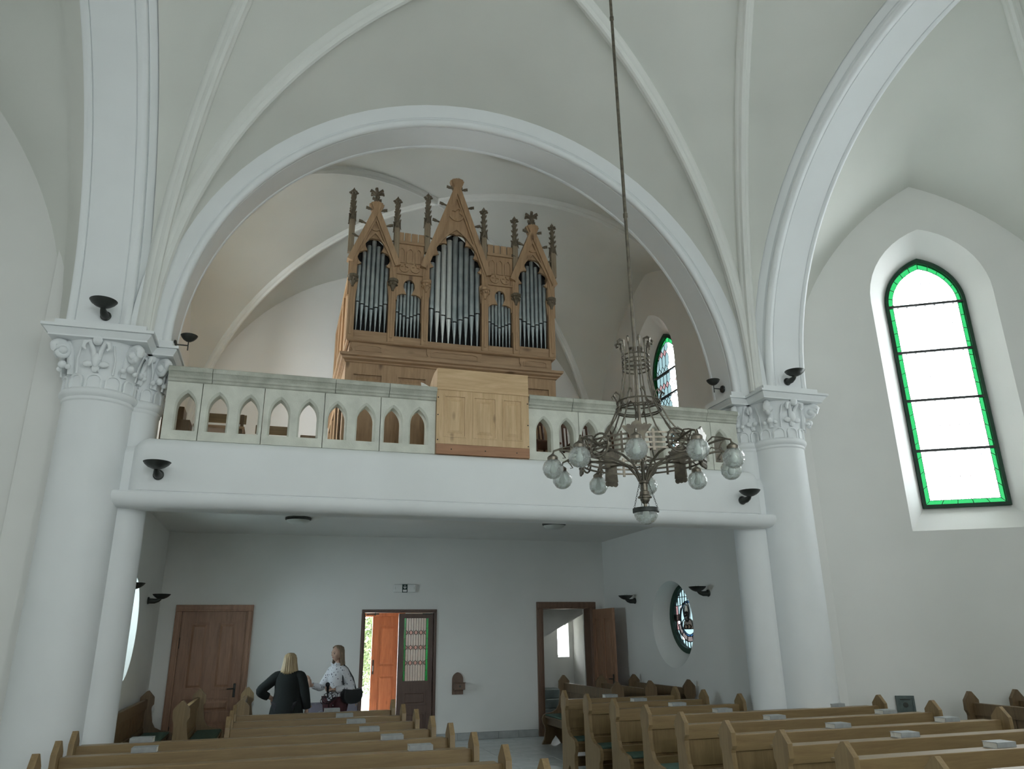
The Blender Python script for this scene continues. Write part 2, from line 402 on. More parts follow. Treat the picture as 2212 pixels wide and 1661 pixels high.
for T in (None, mx, my, mxy):
    rib(rA, 'moulded vault rib rising from the %s towards the axis above the organ' % wh[T] if T in (None, mx) else 'moulded vault rib rising from the %s towards the chancel' % wh[T], .09, .11, T)
    rib(rB, 'moulded vault rib rising from the %s towards the transept' % wh[T], .09, .11, T)
# great arches
def roll(c, r, a0, a1, n=7): return [(c[0]+r*math.cos(a), c[1]+r*math.sin(a)) for a in frange(a0, a1, n)]
# (offset along axis, radius) : vault edge, face, groove, roll, soffit, roll, back
PC = [(8.36, 4.02), (8.46, 3.86), (8.555, 3.73), (8.565, 3.745), (8.575, 3.72)]+roll((8.605, 3.675), .05, 2.6, 5.2)+[(8.645, 3.635), (8.65, 3.645), (8.66, 3.635), (9.06, 3.635), (9.07, 3.645), (9.08, 3.63)]+roll((9.105, 3.66), .035, -1.9, .9)+[(9.14, 3.72), (9.16, 4.6)]
for T, lb in ((None, 'wide moulded round arch framing the organ loft'), (my, 'wide moulded round arch of the chancel behind the viewpoint')):
    mb = MB(T); mb.grid([[(XC+r*math.cos(a), y, ZS+r*math.sin(a)) for y, r in PC] for a in frange(-.015, PI+.015, 72)])
    trim(mb, lb, 'arch')
XT = XC+4.07
PT = [(XT-.22, 3.95), (XT-.14, 3.80), (XT-.065, 3.70), (XT-.055, 3.715), (XT-.045, 3.68)]+roll((XT-.01, 3.64), .05, 2.6, 5.2)+[(XT+.035, 3.60), (XT+.04, 3.615), (XT+.05, 3.60), (XT+.46, 3.60), (XT+.47, 3.615), (XT+.475, 3.60)]+roll((XT+.51, 3.64), .05, 4.2, 6.8)+[(XT+.57, 3.75), (XT+.62, 4.9)]
for T, lb in ((None, 'wide moulded round arch to the right transept with the tall green bordered window'), (mx, 'wide moulded round arch to the left transept')):
    mb = MB(T); mb.grid([[(x, YC+r*math.cos(a), ZS+r*math.sin(a)) for x, r in PT] for a in frange(-.015, PI+.015, 72)])
    trim(mb, lb, 'arch')
# choir vault (and the chancel's, mirrored)
ZK = 9.45; K = (XC, YM)
for T, nn in ((None, 'organ loft'), (my, 'chancel')):
    mb = MB(T); dg = {}
    for cx, cy in ((XL, YF), (XR, YF), (XL, YB), (XR, YB)): dg[cx, cy] = line_rib((cx, cy), K, ZK)
    for cy, yy in ((YF, YF-.02), (YB, YB+.05)):
        for cx in (XL, XR): web(mb, [Vector((XC+(cx-XC)*math.cos(a), yy, 5.05+(4.2 if cy == YB else 4.0)*math.sin(a))) for a in frange(0, PI/2, 22)], dg[cx, cy], 8, .05)
    for cx, xx in ((XL, XL-.05), (XR, XR+.05)):
        for cy in (YF, YB): web(mb, arc_half((xx, cy), (xx, YM), 3.52), dg[cx, cy], 8, .05)
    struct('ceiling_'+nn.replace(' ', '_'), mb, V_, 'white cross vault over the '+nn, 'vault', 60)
    for k, lb in (((XL, YB), 'back left corner'), ((XR, YB), 'back right corner'), ((XL, YF), 'front left corner'), ((XR, YF), 'front right corner')):
        rib(dg[k], 'slim vault rib from the %s of the %s' % (lb, nn), .075, .10, T)
# transept vaults: half hexagon
KB = (7.42, YC); ZKB = 9.25
for T, sd in ((None, 'right'), (mx, 'left')):
    mb = MB(T); rb = [line_rib((x, y), KB, ZKB) for x, y in AV]
    for i in range(3):
        a, b = Vector(AV[i]), Vector(AV[i+1]); d = (b-a).normalized(); n = Vector((-d.y, d.x))*.04; m = (a+b)/2
        if i == 0:
            for k in (0, 3): web(mb, [Vector((XC+4.07+.55, YC+(3.74 if k == 0 else -3.74)*math.cos(q), ZS+3.74*math.sin(q))) for q in frange(0, PI/2, 22)], rb[k], 4, 0)
        web(mb, arc_half(a+n, m+n, 8.36-ZS), rb[i], 8, .06); web(mb, arc_half(b+n, m+n, 8.36-ZS), rb[i+1], 8, .06)
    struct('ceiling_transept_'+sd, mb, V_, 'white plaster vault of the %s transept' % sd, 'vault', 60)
    for i, q in ((1, 'far'), (2, 'near')): rib(rb[i], 'slim vault rib from the %s corner of the %s transept' % (q, sd), .085, .11, T)

# ---- balcony: beam, floor slab
bal = thing('balcony', 'white rounded balcony beam and floor carrying the organ loft', 'balcony', (XC, 8.45, 3.11), kind='structure')
bx = 3.83
prof = [(0.50, .70), (.34, .50), (.33, .0), (.10, .0), (.05, .015), (.01, .05), (-.012, .10), (-.005, .150), (.012, .157), (.012, .163), (0, .17), (0, .58), (.012, .655), (.045, .71), (.10, .74), (.70, .755)]
mb = MB(); xs = [-bx-.25, -bx-.05, -bx, -bx+.06, -bx+.14]+frange(-bx+.4, bx-.4, 12)+[bx-.14, bx-.06, bx, bx+.05, bx+.25]
rows = []
for x in xs:
    e = max(0, (abs(x)-(bx-.14))/.14); dy = .13*min(1, e)**2 if e < 3 else .16
    rows.append([(x, y+(dy if .17 <= z <= .76 and y < .2 else 0), z-(.05*min(1, e)**2 if z > .6 else 0)) for y, z in prof])
mb.grid(rows); obj('beam', mb, T_, bal, 35)
mb = MB(); mb.box(XL-XC, XR-XC, .34, YB-8.45, .52, .755); obj('floor_slab', mb, P_, bal, 0)

# ---- columns
def capital(par, r, hz, half):
    """leafy capital: bell with a ring of round-topped leaves, corner volutes and a middle palmette"""
    mb = MB(); H = hz; rb = r*1.0
    bell = [(rb, 0), (rb*1.0, H*.30), (rb*1.03, H*.5), (rb*1.10, H*.75), (rb*1.24, H*.93), (rb*1.28, H)]
    mb.lathe(bell, n=40); cap = obj('capital', mb, T_, par, 50)
    n = 12; lm = MB()     # flat round-topped leaves around the foot
    w_ = PI/n*.86; prof = [(-1, 0), (-1, .62), (-.8, .86), (-.4, .98), (0, 1.0), (.4, .98), (.8, .86), (1, .62), (1, 0)]
    inner = [(-.78, .04), (-.78, .58), (-.6, .77), (-.3, .87), (0, .89), (.3, .87), (.6, .77), (.78, .58), (.78, .04)]
    f = lambda q, rr: (rr*math.cos(q[0]*w_), rr*math.sin(q[0]*w_), q[1]*H*.30)
    lm.grid([[f(q, rb-.01) for q in prof], [f(q, rb+.028) for q in prof], [f(q, rb+.030) for q in inner], [f(q, rb+.008) for q in inner]])
    lm.add([f(q, rb+.008) for q in inner], [tuple(range(9))])
    lf = obj('leaf', lm, T_, cap, 50)
    for i in range(1, n): inst(lf, cap, rot=(0, 0, 2*PI*i/n))
    vm = MB(); pts = []; R0 = H*.22    # volute: spiral scroll leaving the bell to the abacus corner
    for i in range(34):
        a = -PI*.55+i*.30; q = R0*(1-.78*i/33); pts.append((r*1.46+q*math.cos(a)*.95, 0, H*.74+q*math.sin(a)))
    stem = [(r*1.05, 0, H*.30), (r*1.10, 0, H*.55), (r*1.16, 0, H*.80), (r*1.28, 0, H*.93)]
    vm.tube(stem+pts[6:], [.034]*4+[.044-.026*i/28 for i in range(28)], 8)
    vm.sphere((r*1.46, 0, H*.74), R0*.42, 10, 8, (1, 1.5, 1)); vm.sphere((r*1.36, 0, H*.46), R0*.36, 8, 6); vm.sphere((r*1.30, .07, H*.40), R0*.25, 8, 6); vm.sphere((r*1.30, -.07, H*.40), R0*.25, 8, 6)
    vo = obj('volute', vm, T_, cap, 60); vo.rotation_euler = (0, 0, PI/4)
    for k in range(1, 4): inst(vo, cap, rot=(0, 0, PI/4+k*PI/2))
    pm = MB()                          # palmette: flower bud on curling leaves
    for sgn in (-1, 1):
        pm.tube([(r*1.06, sgn*.012, H*.34), (r*1.13, sgn*.02, H*.55), (r*1.20, sgn*.035, H*.75), (r*1.33, sgn*.075, H*.92), (r*1.38, sgn*.115, H*.88), (r*1.36, sgn*.125, H*.78), (r*1.33, sgn*.10, H*.74)], [.022, .026, .026, .026, .024, .02, .014], 7)
        pm.sphere((r*1.14, sgn*.075, H*.48), .045, 8, 6, (.6, 1.2, .8)); pm.tube([(r*1.06, sgn*.17, H*.28), (r*1.10, sgn*.175, H*.6), (r*1.2, sgn*.15, H*.88)], .010, 6)
    pm.sphere((r*1.36, 0, H*.93), .05, 10, 8); pm.sphere((r*1.18, 0, H*.56), .05, 8, 6, (.7, .8, 1.6)); pm.sphere((r*1.12, 0, H*.40), .035, 8, 6, (.7, 1, 1.4))
    po = obj('palmette', pm, T_, cap, 60)
    for k in range(1, 4): inst(po, cap, rot=(0, 0, k*PI/2))
    return cap
def column(x, y, r, half, label, group=None):
    t = thing('column', label, 'column', (x, y, 0), 0, None, 'structure')
    mb = MB(); mb.lathe([(r*1.25, 0), (r*1.25, .18), (r*1.18, .22), (r*1.2, .28), (r*1.08, .34), (r*1.03, .38)], n=40); obj('base', mb, T_, t)
    mb = MB(); mb.lathe([(r*1.03, .34), (r*1.02, 2.2), (r, 4.16), (r, 4.20)], n=48); obj('shaft', mb, T_, t)
    mb = MB(); mb.lathe([(r*.98, 4.15), (r*1.04, 4.17), (r*1.045, 4.185), (r*1.03, 4.20), (r*1.09, 4.215), (r*1.13, 4.24), (r*1.13, 4.265), (r*1.07, 4.29), (r*.98, 4.30)], n=48); obj('necking_ring', mb, T_, t)
    c = capital(t, r, .52, half); c.location = (0, 0, 4.28)
    mb = MB(); n0 = half
    for z0, z1, h0, h1 in ((4.79, 4.805, n0*.88, n0*.88), (4.805, 4.86, n0*.88, n0*.96), (4.86, 4.87, n0*.94, n0*.94), (4.87, 4.90, n0*1.0, n0*1.0)):
        mb.add([(s*h, q*h, z) for z, h in ((z0, h0), (z1, h1)) for s, q in ((-1, -1), (1, -1), (1, 1), (-1, 1))], [(0, 1, 2, 3), (4, 5, 6, 7)]+[(i, (i+1) % 4, 4+(i+1) % 4, 4+i) for i in range(4)])
    mb.box(-n0*.82, n0*.82, -n0*.82, n0*.82, 4.9, 4.98); obj('abacus', mb, T_, t, 0)
    return t
for T, q in ((None, 'right'), (mx, 'left')):
    p = (XC+4.25, 8.61, 0); p = T(p) if T else p; column(p[0], p[1], .335, .53, 'stout white round column with leafy capital carrying the %s transept arch' % q)
    p = (XC+3.90, 8.89, 0); p = (XC-3.94, 8.89, 0) if T else p; column(p[0], p[1], .258, .42, 'slimmer white column with leafy capital carrying the %s end of the organ loft arch' % q)
for T, q in ((my, 'right'), (mxy, 'left')):
    p = T((XC+4.25, 8.61, 0)); column(p[0], p[1], .335, .53, 'stout white column of the chancel arch on the %s behind the viewpoint' % q)

# ================================================================== WINDOWS
def add_panes(par, polys, th=.006, y=0.0):
    """each pane is an object of its own; local x across, z up, y outwards"""
    for poly, m, nme in polys:
        if len(poly) < 3: continue
        mb = MB(); mb.prism(poly, (0, y, 0), (1, 0, 0), (0, 0, 1), (0, 1, 0), th); obj(nme, mb, M[m], par, 0)
def leading(par, polys, r=.006, y=.003):
    mb = MB(); seen = set()
    for poly, m, nme in polys:
        for i in range(len(poly)):
            a, b = poly[i-1], poly[i]
            k = tuple(sorted(((round(a[0], 2), round(a[1], 2)), (round(b[0], 2), round(b[1], 2)))))
            if k in seen or k[0] == k[1]: continue
            seen.add(k); d = Vector((b[0]-a[0], b[1]-a[1])); 
            if d.length < .008: continue
            d.normalize(); n = Vector((-d.y, d.x))*r
            A, B = Vector(a)-d*r*.5, Vector(b)+d*r*.5
            mb.add([(q.x, y+yy, q.y) for yy in (-r, r+.003) for q in (A-n, A+n, B+n, B-n)], [(0, 1, 2, 3), (4, 5, 6, 7), (0, 1, 5, 4), (1, 2, 6, 5), (2, 3, 7, 6), (3, 0, 4, 7)])
    return obj('leading', mb, M['lead'], par, 0)
def hexfield(outline, x0, x1, z0, z1, nc, rows, tip, pinkrows, body='g_clear', alt='g_blue'):
    """upright long hexagons in columns with diamonds in the bands between them, clipped to a convex outline"""
    out = []; cw = (x1-x0)/nc; rh = (z1-z0)/rows
    for r in range(rows):
        b, t = z0+r*rh, z0+(r+1)*rh
        for c in range(nc):
            l = x0+c*cw; q = [(l, b+tip), (l+cw/2, b), (l+cw, b+tip), (l+cw, t-tip), (l+cw/2, t), (l, t-tip)]
            p = clip(q, outline)
            if len(p) > 2 and parea(p) > 2e-4: out.append((p, alt if (r+c) % 3 == 0 else body, 'pane'))
    for r in range(rows+1):
        b = z0+r*rh
        for c in range(nc+1):
            l = x0+c*cw; q = [(l-cw/2, b), (l, b-tip), (l+cw/2, b), (l, b+tip)]
            p = clip(q, outline)
            if len(p) > 2 and parea(p) > 1.5e-4: out.append((p, 'g_pink' if r in pinkrows and (c % 2 == r % 2 or z0 > 4) else body, 'diamond_pane'))
    return out
def gothic_window(name, x, y, nx, ny, label, zb, full):
    t = thing(name, label, 'window', (x+nx*(DEP-.03), y+ny*(DEP-.03), 0), math.atan2(-nx, ny), kind='structure')
    zs, za = 6.5, 7.24
    oo, oi = pointed(.56, zb-.02, zs, za+.03, 12), pointed(.512, zb+.03, zs, za-.045, 12)
    mb = MB(); mb.prism(oo, (0, -.02, 0), (1, 0, 0), (0, 0, 1), (0, 1, 0), .07, [oi]); obj('frame', mb, M['frame'], t, 40)
    mb = MB(); n = 5; hb = (zs-zb)/4.07
    for i in range(4):
        z = zs-i*hb*1.0 if i == 0 else zs-hb*i
        if z < zb+.2: continue
        m2 = MB(); m2.box(-.515, .515, -.02, .03, z-.018, z+.018, .004); obj('crossbar', m2, M['lead'], t, 0)
    if not full:
        mb = MB(); mb.prism(oi, (0, .02, 0), (1, 0, 0), (0, 0, 1), (0, 1, 0), .008); obj('pane', mb, M['g_clear' if zb > 4 else ('g_half' if zb < 3 else 'g_near')], t, 0); return t
    bo, bi = pointed(.515, zb+.027, zs, za-.04, 12), pointed(.450, zb+.09, zs, za-.14, 12)
    bord = []; N = len(bo)
    def seg(a0, a1, b0, b1, k):
        for i in range(k):
            f = lambda p, q, t_: (p[0]+(q[0]-p[0])*t_, p[1]+(q[1]-p[1])*t_)
            bord.append(([f(a0, a1, i/k), f(a0, a1, (i+1)/k), f(b0, b1, (i+1)/k), f(b0, b1, i/k)], 'g_green', 'border_pane'))
    seg(bo[0], bo[1], bi[0], bi[1], 5); seg(bo[1], bo[2], bi[1], bi[2], 14); seg(bo[-1], bo[0], bi[-1], bi[0], 14)
    for i in range(2, N-1):
        if (i % 2) == 0 and i+2 <= N-1:
            bord.append(([bo[i], bo[i+1], bo[i+2], bi[i+2], bi[i+1], bi[i]], 'g_green', 'border_pane'))
    ii = pointed(.450, zb+.09, zs, za-.14, 12)
    fld = hexfield(ii, -.45, .45, zb+.04, za-.02, 7, 10 if zb < 4 else 8, .075, (1, 3, 5, 7, 9))
    if zb > 4: fld = [(p, {'g_clear': 'd_blue', 'g_blue': 'd_blue', 'g_pink': 'd_pink'}[m_] if sum(a for a, b in p)/len(p) < .06 else m_, q) for p, m_, q in fld]  # left panes darkened in colour, standing in for the darker view outside
    add_panes(t, bord+fld, .006, .01); leading(t, bord+fld, .0032, .012)
    return t
lbl = ['tall pointed leaded window with green glass border in the right transept wall', 'pointed window in the middle wall of the right transept', 'pointed window in the near wall of the right transept',
       'pointed window in the far wall of the left transept', 'pointed window in the middle wall of the left transept', 'pointed window in the near wall of the left transept',
       'pointed leaded window with pink diamonds beside the organ on the right', 'pointed window of the organ loft half hidden by the left arch',
       'pointed window in the right chancel wall', 'pointed window in the left chancel wall', 'left unseen pointed chancel end window, enlarged for front light', 'right unseen pointed chancel end window, enlarged for front light']
for i, (x, y, nx, ny) in enumerate(WIN):
    gothic_window('window_%d' % (i+1), x, y, nx, ny, lbl[i], 4.64 if i in (6, 7) else (2.04 if i > 9 else 3.44), i in (0, 6))
# round windows below the loft
def ngon(c, r, n, a0=0, a1=2*PI, sx=1): return [(c[0]+r*sx*math.cos(a0+(a1-a0)*i/n), c[1]+r*math.sin(a0+(a1-a0)*i/n)) for i in range(n+1)]
def oculus(name, x, nx, label, full):
    t = thing(name, label, 'window', (x+nx*(DEP-.03), YM, 2.06), math.atan2(-nx, 0), kind='structure')
    c40 = lambda r: [(r*math.cos(2*PI*i/40), r*math.sin(2*PI*i/40)) for i in range(40)]
    mb = MB(); mb.prism(c40(.585), (0, -.03, 0), (1, 0, 0), (0, 0, 1), (0, 1, 0), .08, [c40(.50)]); obj('frame', mb, M['frame'], t, 40)
    if not full:
        mb = MB(); mb.prism(c40(.50), (0, .02, 0), (1, 0, 0), (0, 0, 1), (0, 1, 0), .008); obj('pane', mb, M['g_blue'], t, 0); return t
    out = c40(.50); polys = []
    def arcband(r0, r1, a0, a1, k, m, nme, c=(0, -.02)):
        for i in range(k):
            p, q = a0+(a1-a0)*i/k, a0+(a1-a0)*(i+1)/k; mid = (p+q)/2
            polys.append(([(c[0]+r*math.cos(a), c[1]+r*math.sin(a)) for r, a in ((r0, p), (r1, p), (r1, mid), (r1, q), (r0, q), (r0, mid))], m, nme))
    arcband(.262, .292, 0, 2*PI, 12, 'g_sky', 'blue_ring_pane'); arcband(.292, .375, PI*1.08, PI*1.92, 5, 'g_grey', 'scroll_pane')
    # upright strips outside the medallion, with diamond bands
    nc = 12; cw = 1.0/nc
    def outside(p): 
        cx = sum(a for a, b in p)/len(p); cy = sum(b for a, b in p)/len(p); return math.hypot(cx, cy+.02) > (.37 if cy < -.06 else .285)
    def cut(p):
        cx = sum(a for a, b in p)/len(p); cy = sum(b for a, b in p)/len(p); R = .378 if cy < -.10 else .294
        return [((a, b) if math.hypot(a, b+.02) >= R else (a*R/max(1e-6, math.hypot(a, b+.02)), -.02+(b+.02)*R/max(1e-6, math.hypot(a, b+.02)))) for a, b in p]
    zz = [-.5, -.36, -.20, -.05, .05, .20, .34, .5]
    for c in range(nc):
        l = -.5+c*cw
        for r in range(7):
            p = clip([(l, zz[r]), (l+cw, zz[r]), (l+cw, zz[r+1]), (l, zz[r+1])], out)
            if len(p) < 3 or not outside(p): continue
            p = cut(p)
            if parea(p) < 3e-4: continue
            polys.append((p, 'd_pink' if r in (2, 4) and c % 2 else ('g_brown' if r == 3 else 'o_blue'), 'pane'))
    # portrait medallion of a bearded figure in pieces of glass
    e = lambda cx, cz, rx, rz, k=14: [(cx+rx*math.cos(2*PI*i/k), cz+rz*math.sin(2*PI*i/k)) for i in range(k)]
    fig = [(e(0, -.02, .26, .26, 24), 'o_blue', 'medallion_ground', 0), ([(-.20, -.19), (.20, -.19), (.15, -.06), (.07, -.02), (-.07, -.02), (-.15, -.06)], 't_brown', 'robe_pane', -.007),
           (e(0, .10, .105, .155), 't_hair', 'hair_pane', -.007), (e(0, .10, .072, .11), 'g_skin', 'face_pane', -.014), (e(0, .01, .065, .085), 't_hair', 'beard_pane', -.021),
           ([(-.05, .085), (-.015, .09), (-.015, .075), (-.05, .07)], 't_brown', 'eye_pane', -.021), ([(.05, .085), (.015, .09), (.015, .075), (.05, .07)], 't_brown', 'eye_pane', -.021),
           ([(-.035, .035), (.035, .035), (.02, .02), (-.02, .02)], 't_brown', 'mouth_pane', -.028), ([(-.01, .09), (.01, .09), (.016, .045), (-.016, .045)], 'g_skin', 'nose_pane', -.024),
           (e(-.05, -.15, .06, .035), 'g_skin', 'hand_pane', -.014), (e(.06, -.15, .06, .035), 'g_skin', 'hand_pane', -.014)]
    add_panes(t, polys, .006, .01); leading(t, polys, .005, .012)
    for p, m, nme, y in fig:
        mb = MB(); mb.prism(p, (0, .012+y, 0), (1, 0, 0), (0, 0, 1), (0, 1, 0), .005); obj(nme, mb, M[m], t, 0)
    leading(t, [(p, m, nme) for p, m, nme, y in fig[1:]], .005, -.022)
    return t
oculus('window_13', XR, 1, 'round stained glass window with a bearded portrait medallion on the right wall', True)
oculus('window_14', XL, -1, 'round window in a deep splay on the left wall behind the column', False)

# ================================================================== DOORS
def framed(par, name, x0, x1, z0, z1, y0, y1, panels, mz, mxx, rail=.1, moulded=True):
    """a joined door leaf: outline board with recessed raised panels as sub-parts; panels = (x0,x1,z0,z1)"""
    mb = MB(); mb.prism([(x0, z0), (x1, z0), (x1, z1), (x0, z1)], (0, y0, 0), (1, 0, 0), (0, 0, 1), (0, 1, 0), y1-y0, [[(a, c), (b, c), (b, d), (a, d)] for a, b, c, d in panels])
    leaf = obj(name, mb, mz, par, 0)
    for a, b, c, d in panels:
        m2 = MB(); ym = (y0+y1)/2
        m2.box(a-.005, b+.005, ym-.008, ym+.008, c-.005, d+.005); w_ = min(.05, (b-a)*.22)
        for s, yy in ((-1, ym-.008), (1, ym+.008)):
            m2.add([(a+w_, yy, c+w_), (b-w_, yy, c+w_), (b-w_, yy, d-w_), (a+w_, yy, d-w_)]+[(a+w_*1.7, yy+s*.012, c+w_*1.7), (b-w_*1.7, yy+s*.012, c+w_*1.7), (b-w_*1.7, yy+s*.012, d-w_*1.7), (a+w_*1.7, yy+s*.012, d-w_*1.7)],
                   [(4, 5, 6, 7)]+[(i, (i+1) % 4, 4+(i+1) % 4, 4+i) for i in range(4)])
        obj('panel', m2, mz, leaf, 0)
        m3 = MB(); q = .018
        for (p0, p1, r0, r1) in ((a, b, c, c+q), (a, b, d-q, d), (a, a+q, c+q, d-q), (b-q, b, c+q, d-q)): m3.box(p0, p1, y0-.006, y0+.012, r0, r1)
        obj('moulding', m3, mz, leaf, 0)
    return leaf
def casing(par, x0, x1, zt, wd, y, m):
    for nme, q in (('jamb', (x0-wd, x0, 0, zt)), ('jamb', (x1, x1+wd, 0, zt)), ('head', (x0-wd, x1+wd, zt, zt+wd))):
        mb = MB(); mb.box(q[0], q[1], y-.045, y+.30, q[2], q[3], .006)
        if nme == 'jamb': mb.box(q[0]+wd*.2, q[1]-wd*.25, y-.06, y-.04, q[2], q[3], .004)
        else: mb.box(q[0]+wd*.2, q[1]-wd*.2, y-.06, y-.04, q[2]+wd*.25, q[3]-wd*.2, .004)
        obj(nme, mb, m, par, 0)
def lever(par, x, z, y, sgn, m=None):
    mb = MB(); mb.box(x-.02, x+.02, y-.012, y, z-.12, z+.10, .004); h = obj('handle', mb, M['iron'], par, 0)
    m2 = MB(); m2.tube([(x, y-.01, z+.02), (x, y-.05, z+.02), (x+sgn*.03, y-.055, z+.02), (x+sgn*.12, y-.05, z+.015)], .009, 8); o_ = m2
    k = obj('lever', m2, M['iron'], par, 0) if not par.parent else obj('lever', m2, M['iron'], par, 0)
# left door, closed
d1 = thing('door_1', 'closed dark brown panelled door on the left of the back wall', 'door', (-1.0, YB, 0), kind='structure')
casing(d1, -.53, .53, 2.27, .11, 0, M['door'])
lf = framed(d1, 'leaf', -.53, .53, .005, 2.27, .02, .07, [(-.40, -.06, .98, 2.10), (.06, .40, .98, 2.10), (-.40, .40, .62, .86), (-.40, .40, .14, .50)], M['door'], M['door_x'])
lever(lf, .44, .98, .02, -1)
mb = MB()
for z in (1.75, .35): mb.tube([(-.535, .0, z-.09), (-.535, .0, z+.09)], .014, 8)
obj('hinge', mb, M['iron'], d1)
# middle door: glazed inner pair, left leaf swung open towards the porch
d2 = thing('door_2', 'dark double door in the middle of the back wall, one glazed leaf shut and one open', 'door', (XC-.01, YB, 0), kind='structure')
casing(d2, -.65, .65, 2.24, .055, .03, M['dkdoor'])
def glazed(par):
    lf = MB(); lf.prism([(0, .005), (.655, .005), (.655, 2.22), (0, 2.22)], (0, 0, 0), (1, 0, 0), (0, 0, 1), (0, 1, 0), .045, [[(.10, 1.03), (.565, 1.03), (.565, 2.14), (.10, 2.14)], [(.11, .62), (.545, .62), (.545, .86), (.11, .86)], [(.11, .14), (.545, .14), (.545, .50), (.11, .50)]])
    o = obj('leaf', lf, M['dkdoor'], par, 0)
    for c, d in ((.62, .86), (.14, .50)):
        m2 = MB(); m2.box(.105, .55, .014, .03, c-.005, d+.005); m2.box(.15, .505, .004, .038, c+.04, d-.04, .008); obj('panel', m2, M['dkdoor'], o, 0)
    ol = [(.10, 1.03), (.565, 1.03), (.565, 2.14), (.10, 2.14)]; polys = []
    for s_, (a, b) in enumerate(((.10, .142), (.523, .565))):
        for i in range(6): z = 1.03+i*1.11/6; polys.append(([(a, z), (b, z), (b, z+1.11/6), (a, z+1.11/6)], 'g_dgreen', 'border_pane'))
    inn = [(.142, 1.03), (.523, 1.03), (.523, 2.14), (.142, 2.14)]
    cw = .381/8; bands = [1.345, 1.615, 1.88]; edges = [1.03]+bands+[2.14]; tip = .062
    for r in range(4):
        b, t_ = edges[r], edges[r+1]
        for c in range(8):
            l = .142+c*cw; lo = b+(tip if r else 0); hi = t_-(tip if r < 3 else 0)
            q = [(l, lo-.02 if r else lo)]+([(l+cw/2, lo-.045)] if r else [])+[(l+cw, lo-.02 if r else lo), (l+cw, hi+.02 if r < 3 else hi)]+([(l+cw/2, hi+.045)] if r < 3 else [])+[(l, hi+.02 if r < 3 else hi)]
            polys.append((clip(q, inn), 'g_clear', 'pane'))
    for r, b in enumerate(bands):
        for c in range(-1, 9):
            for (cx, cz, hw, hz, m_) in ((.142+c*cw, b, cw*.95, .045, 'g_pink'),) if c % 2 == 0 else ((.142+c*cw, b, cw*.5, .024, 'g_clear'), ):
                p = clip([(cx-hw, cz), (cx, cz-hz), (cx+hw, cz), (cx, cz+hz)], inn)
                if len(p) > 2 and parea(p) > 1e-4: polys.append((p, m_, 'diamond_pane'))
    add_panes(o, polys, .005, .02); leading(o, polys, .0035, .022)
    return o
lr = glazed(d2); lr.location = (-.005, .05, 0)
ll = glazed(d2); ll.location = (-.63, .10, 0); ll.rotation_euler = (0, 0, math.radians(83))
mb = MB(); mb.box(-.62, -.38, .035, .06, 2.205, 2.225); mb.box(-.46, -.44, .03, .065, 2.19, 2.235); mb.box(.44, .62, .035, .06, 2.205, 2.225); obj('door_stay', mb, M['iron'], d2, 0)
# porch behind it and the outer door
mb = MB(); mb.grid([[(1.25, 15.0, 0), (1.25, 16.75, 0)], [(1.25, 15.0, 2.9), (1.25, 16.75, 2.9)]]); mb.grid([[(3.25, 15.0, 0), (3.25, 16.75, 0)], [(3.25, 15.0, 2.9), (3.25, 16.75, 2.9)]])
mb.box(1.25, 3.25, 15.0, 16.75, 2.5, 2.6); mb.box(1.2, 1.60, 15.0, 15.02, 0, 2.6); mb.box(2.9, 3.3, 15.0, 15.02, 0, 2.6); mb.box(1.6, 2.9, 15.0, 15.02, 2.25, 2.6)
mb.box(1.2, 1.62, 16.72, 16.8, 0, 2.6); mb.box(2.66, 3.3, 16.72, 16.8, 0, 2.6); mb.box(1.6, 3.0, 16.72, 16.8, 2.32, 2.6)
struct('wall_porch', mb, P_, 'white porch walls behind the middle door', 'wall', 0)
mb = MB(); mb.box(1.25, 3.25, YB, 16.75, -.1, 0); struct('floor_porch', mb, M['tile'], 'grey porch floor behind the middle door', 'floor', 0)
d4 = thing('door_4', 'orange wooden outer door standing half open beyond the porch', 'door', (2.3, 16.72, 0), kind='structure')
for q in ((-.70, -.60, 0, 2.32), (.30, .38, 0, 2.32), (-.70, .38, 2.22, 2.32)):
    mb = MB(); mb.box(q[0], q[1], -.06, .06, q[2], q[3], .005); obj('jamb' if q[2] == 0 else 'head', mb, M['orange'], d4, 0)
lo = framed(d4, 'leaf', -.30, .30, .01, 2.22, -.03, .025, [(-.17, .22, 1.22, 2.06), (-.17, .22, .30, 1.08)], M['orange'], M['orange'])
mb = MB(); mb.box(-.275, -.245, -.045, -.03, 1.08, 1.36, .004); mb.tube([(-.26, -.04, 1.24), (-.26, -.09, 1.24), (-.26, -.09, 1.14)], .011, 8); obj('handle', mb, M['iron'], lo, 0)
# right door, open inwards
d3 = thing('door_3', 'brown door frame on the right of the back wall with its leaf swung open to the stairs', 'door', (5.58, YB, 0), kind='structure')
casing(d3, -.50, .50, 2.30, .13, 0, wood('dark_brown_casing', (.20, .115, .072), (.13, .072, .045), 2, 8, .45))
l3 = framed(d3, 'leaf', 0, .98, .01, 2.28, 0, .045, [(.11, .44, 1.00, 2.12), (.54, .87, 1.00, 2.12), (.11, .87, .62, .88), (.11, .87, .14, .50)], M['door'], M['door_x'])
l3.location = (.545, -.05, 0); l3.rotation_euler = (0, 0, math.radians(-90))
lever(l3, .90, 1.0, 0, -1)
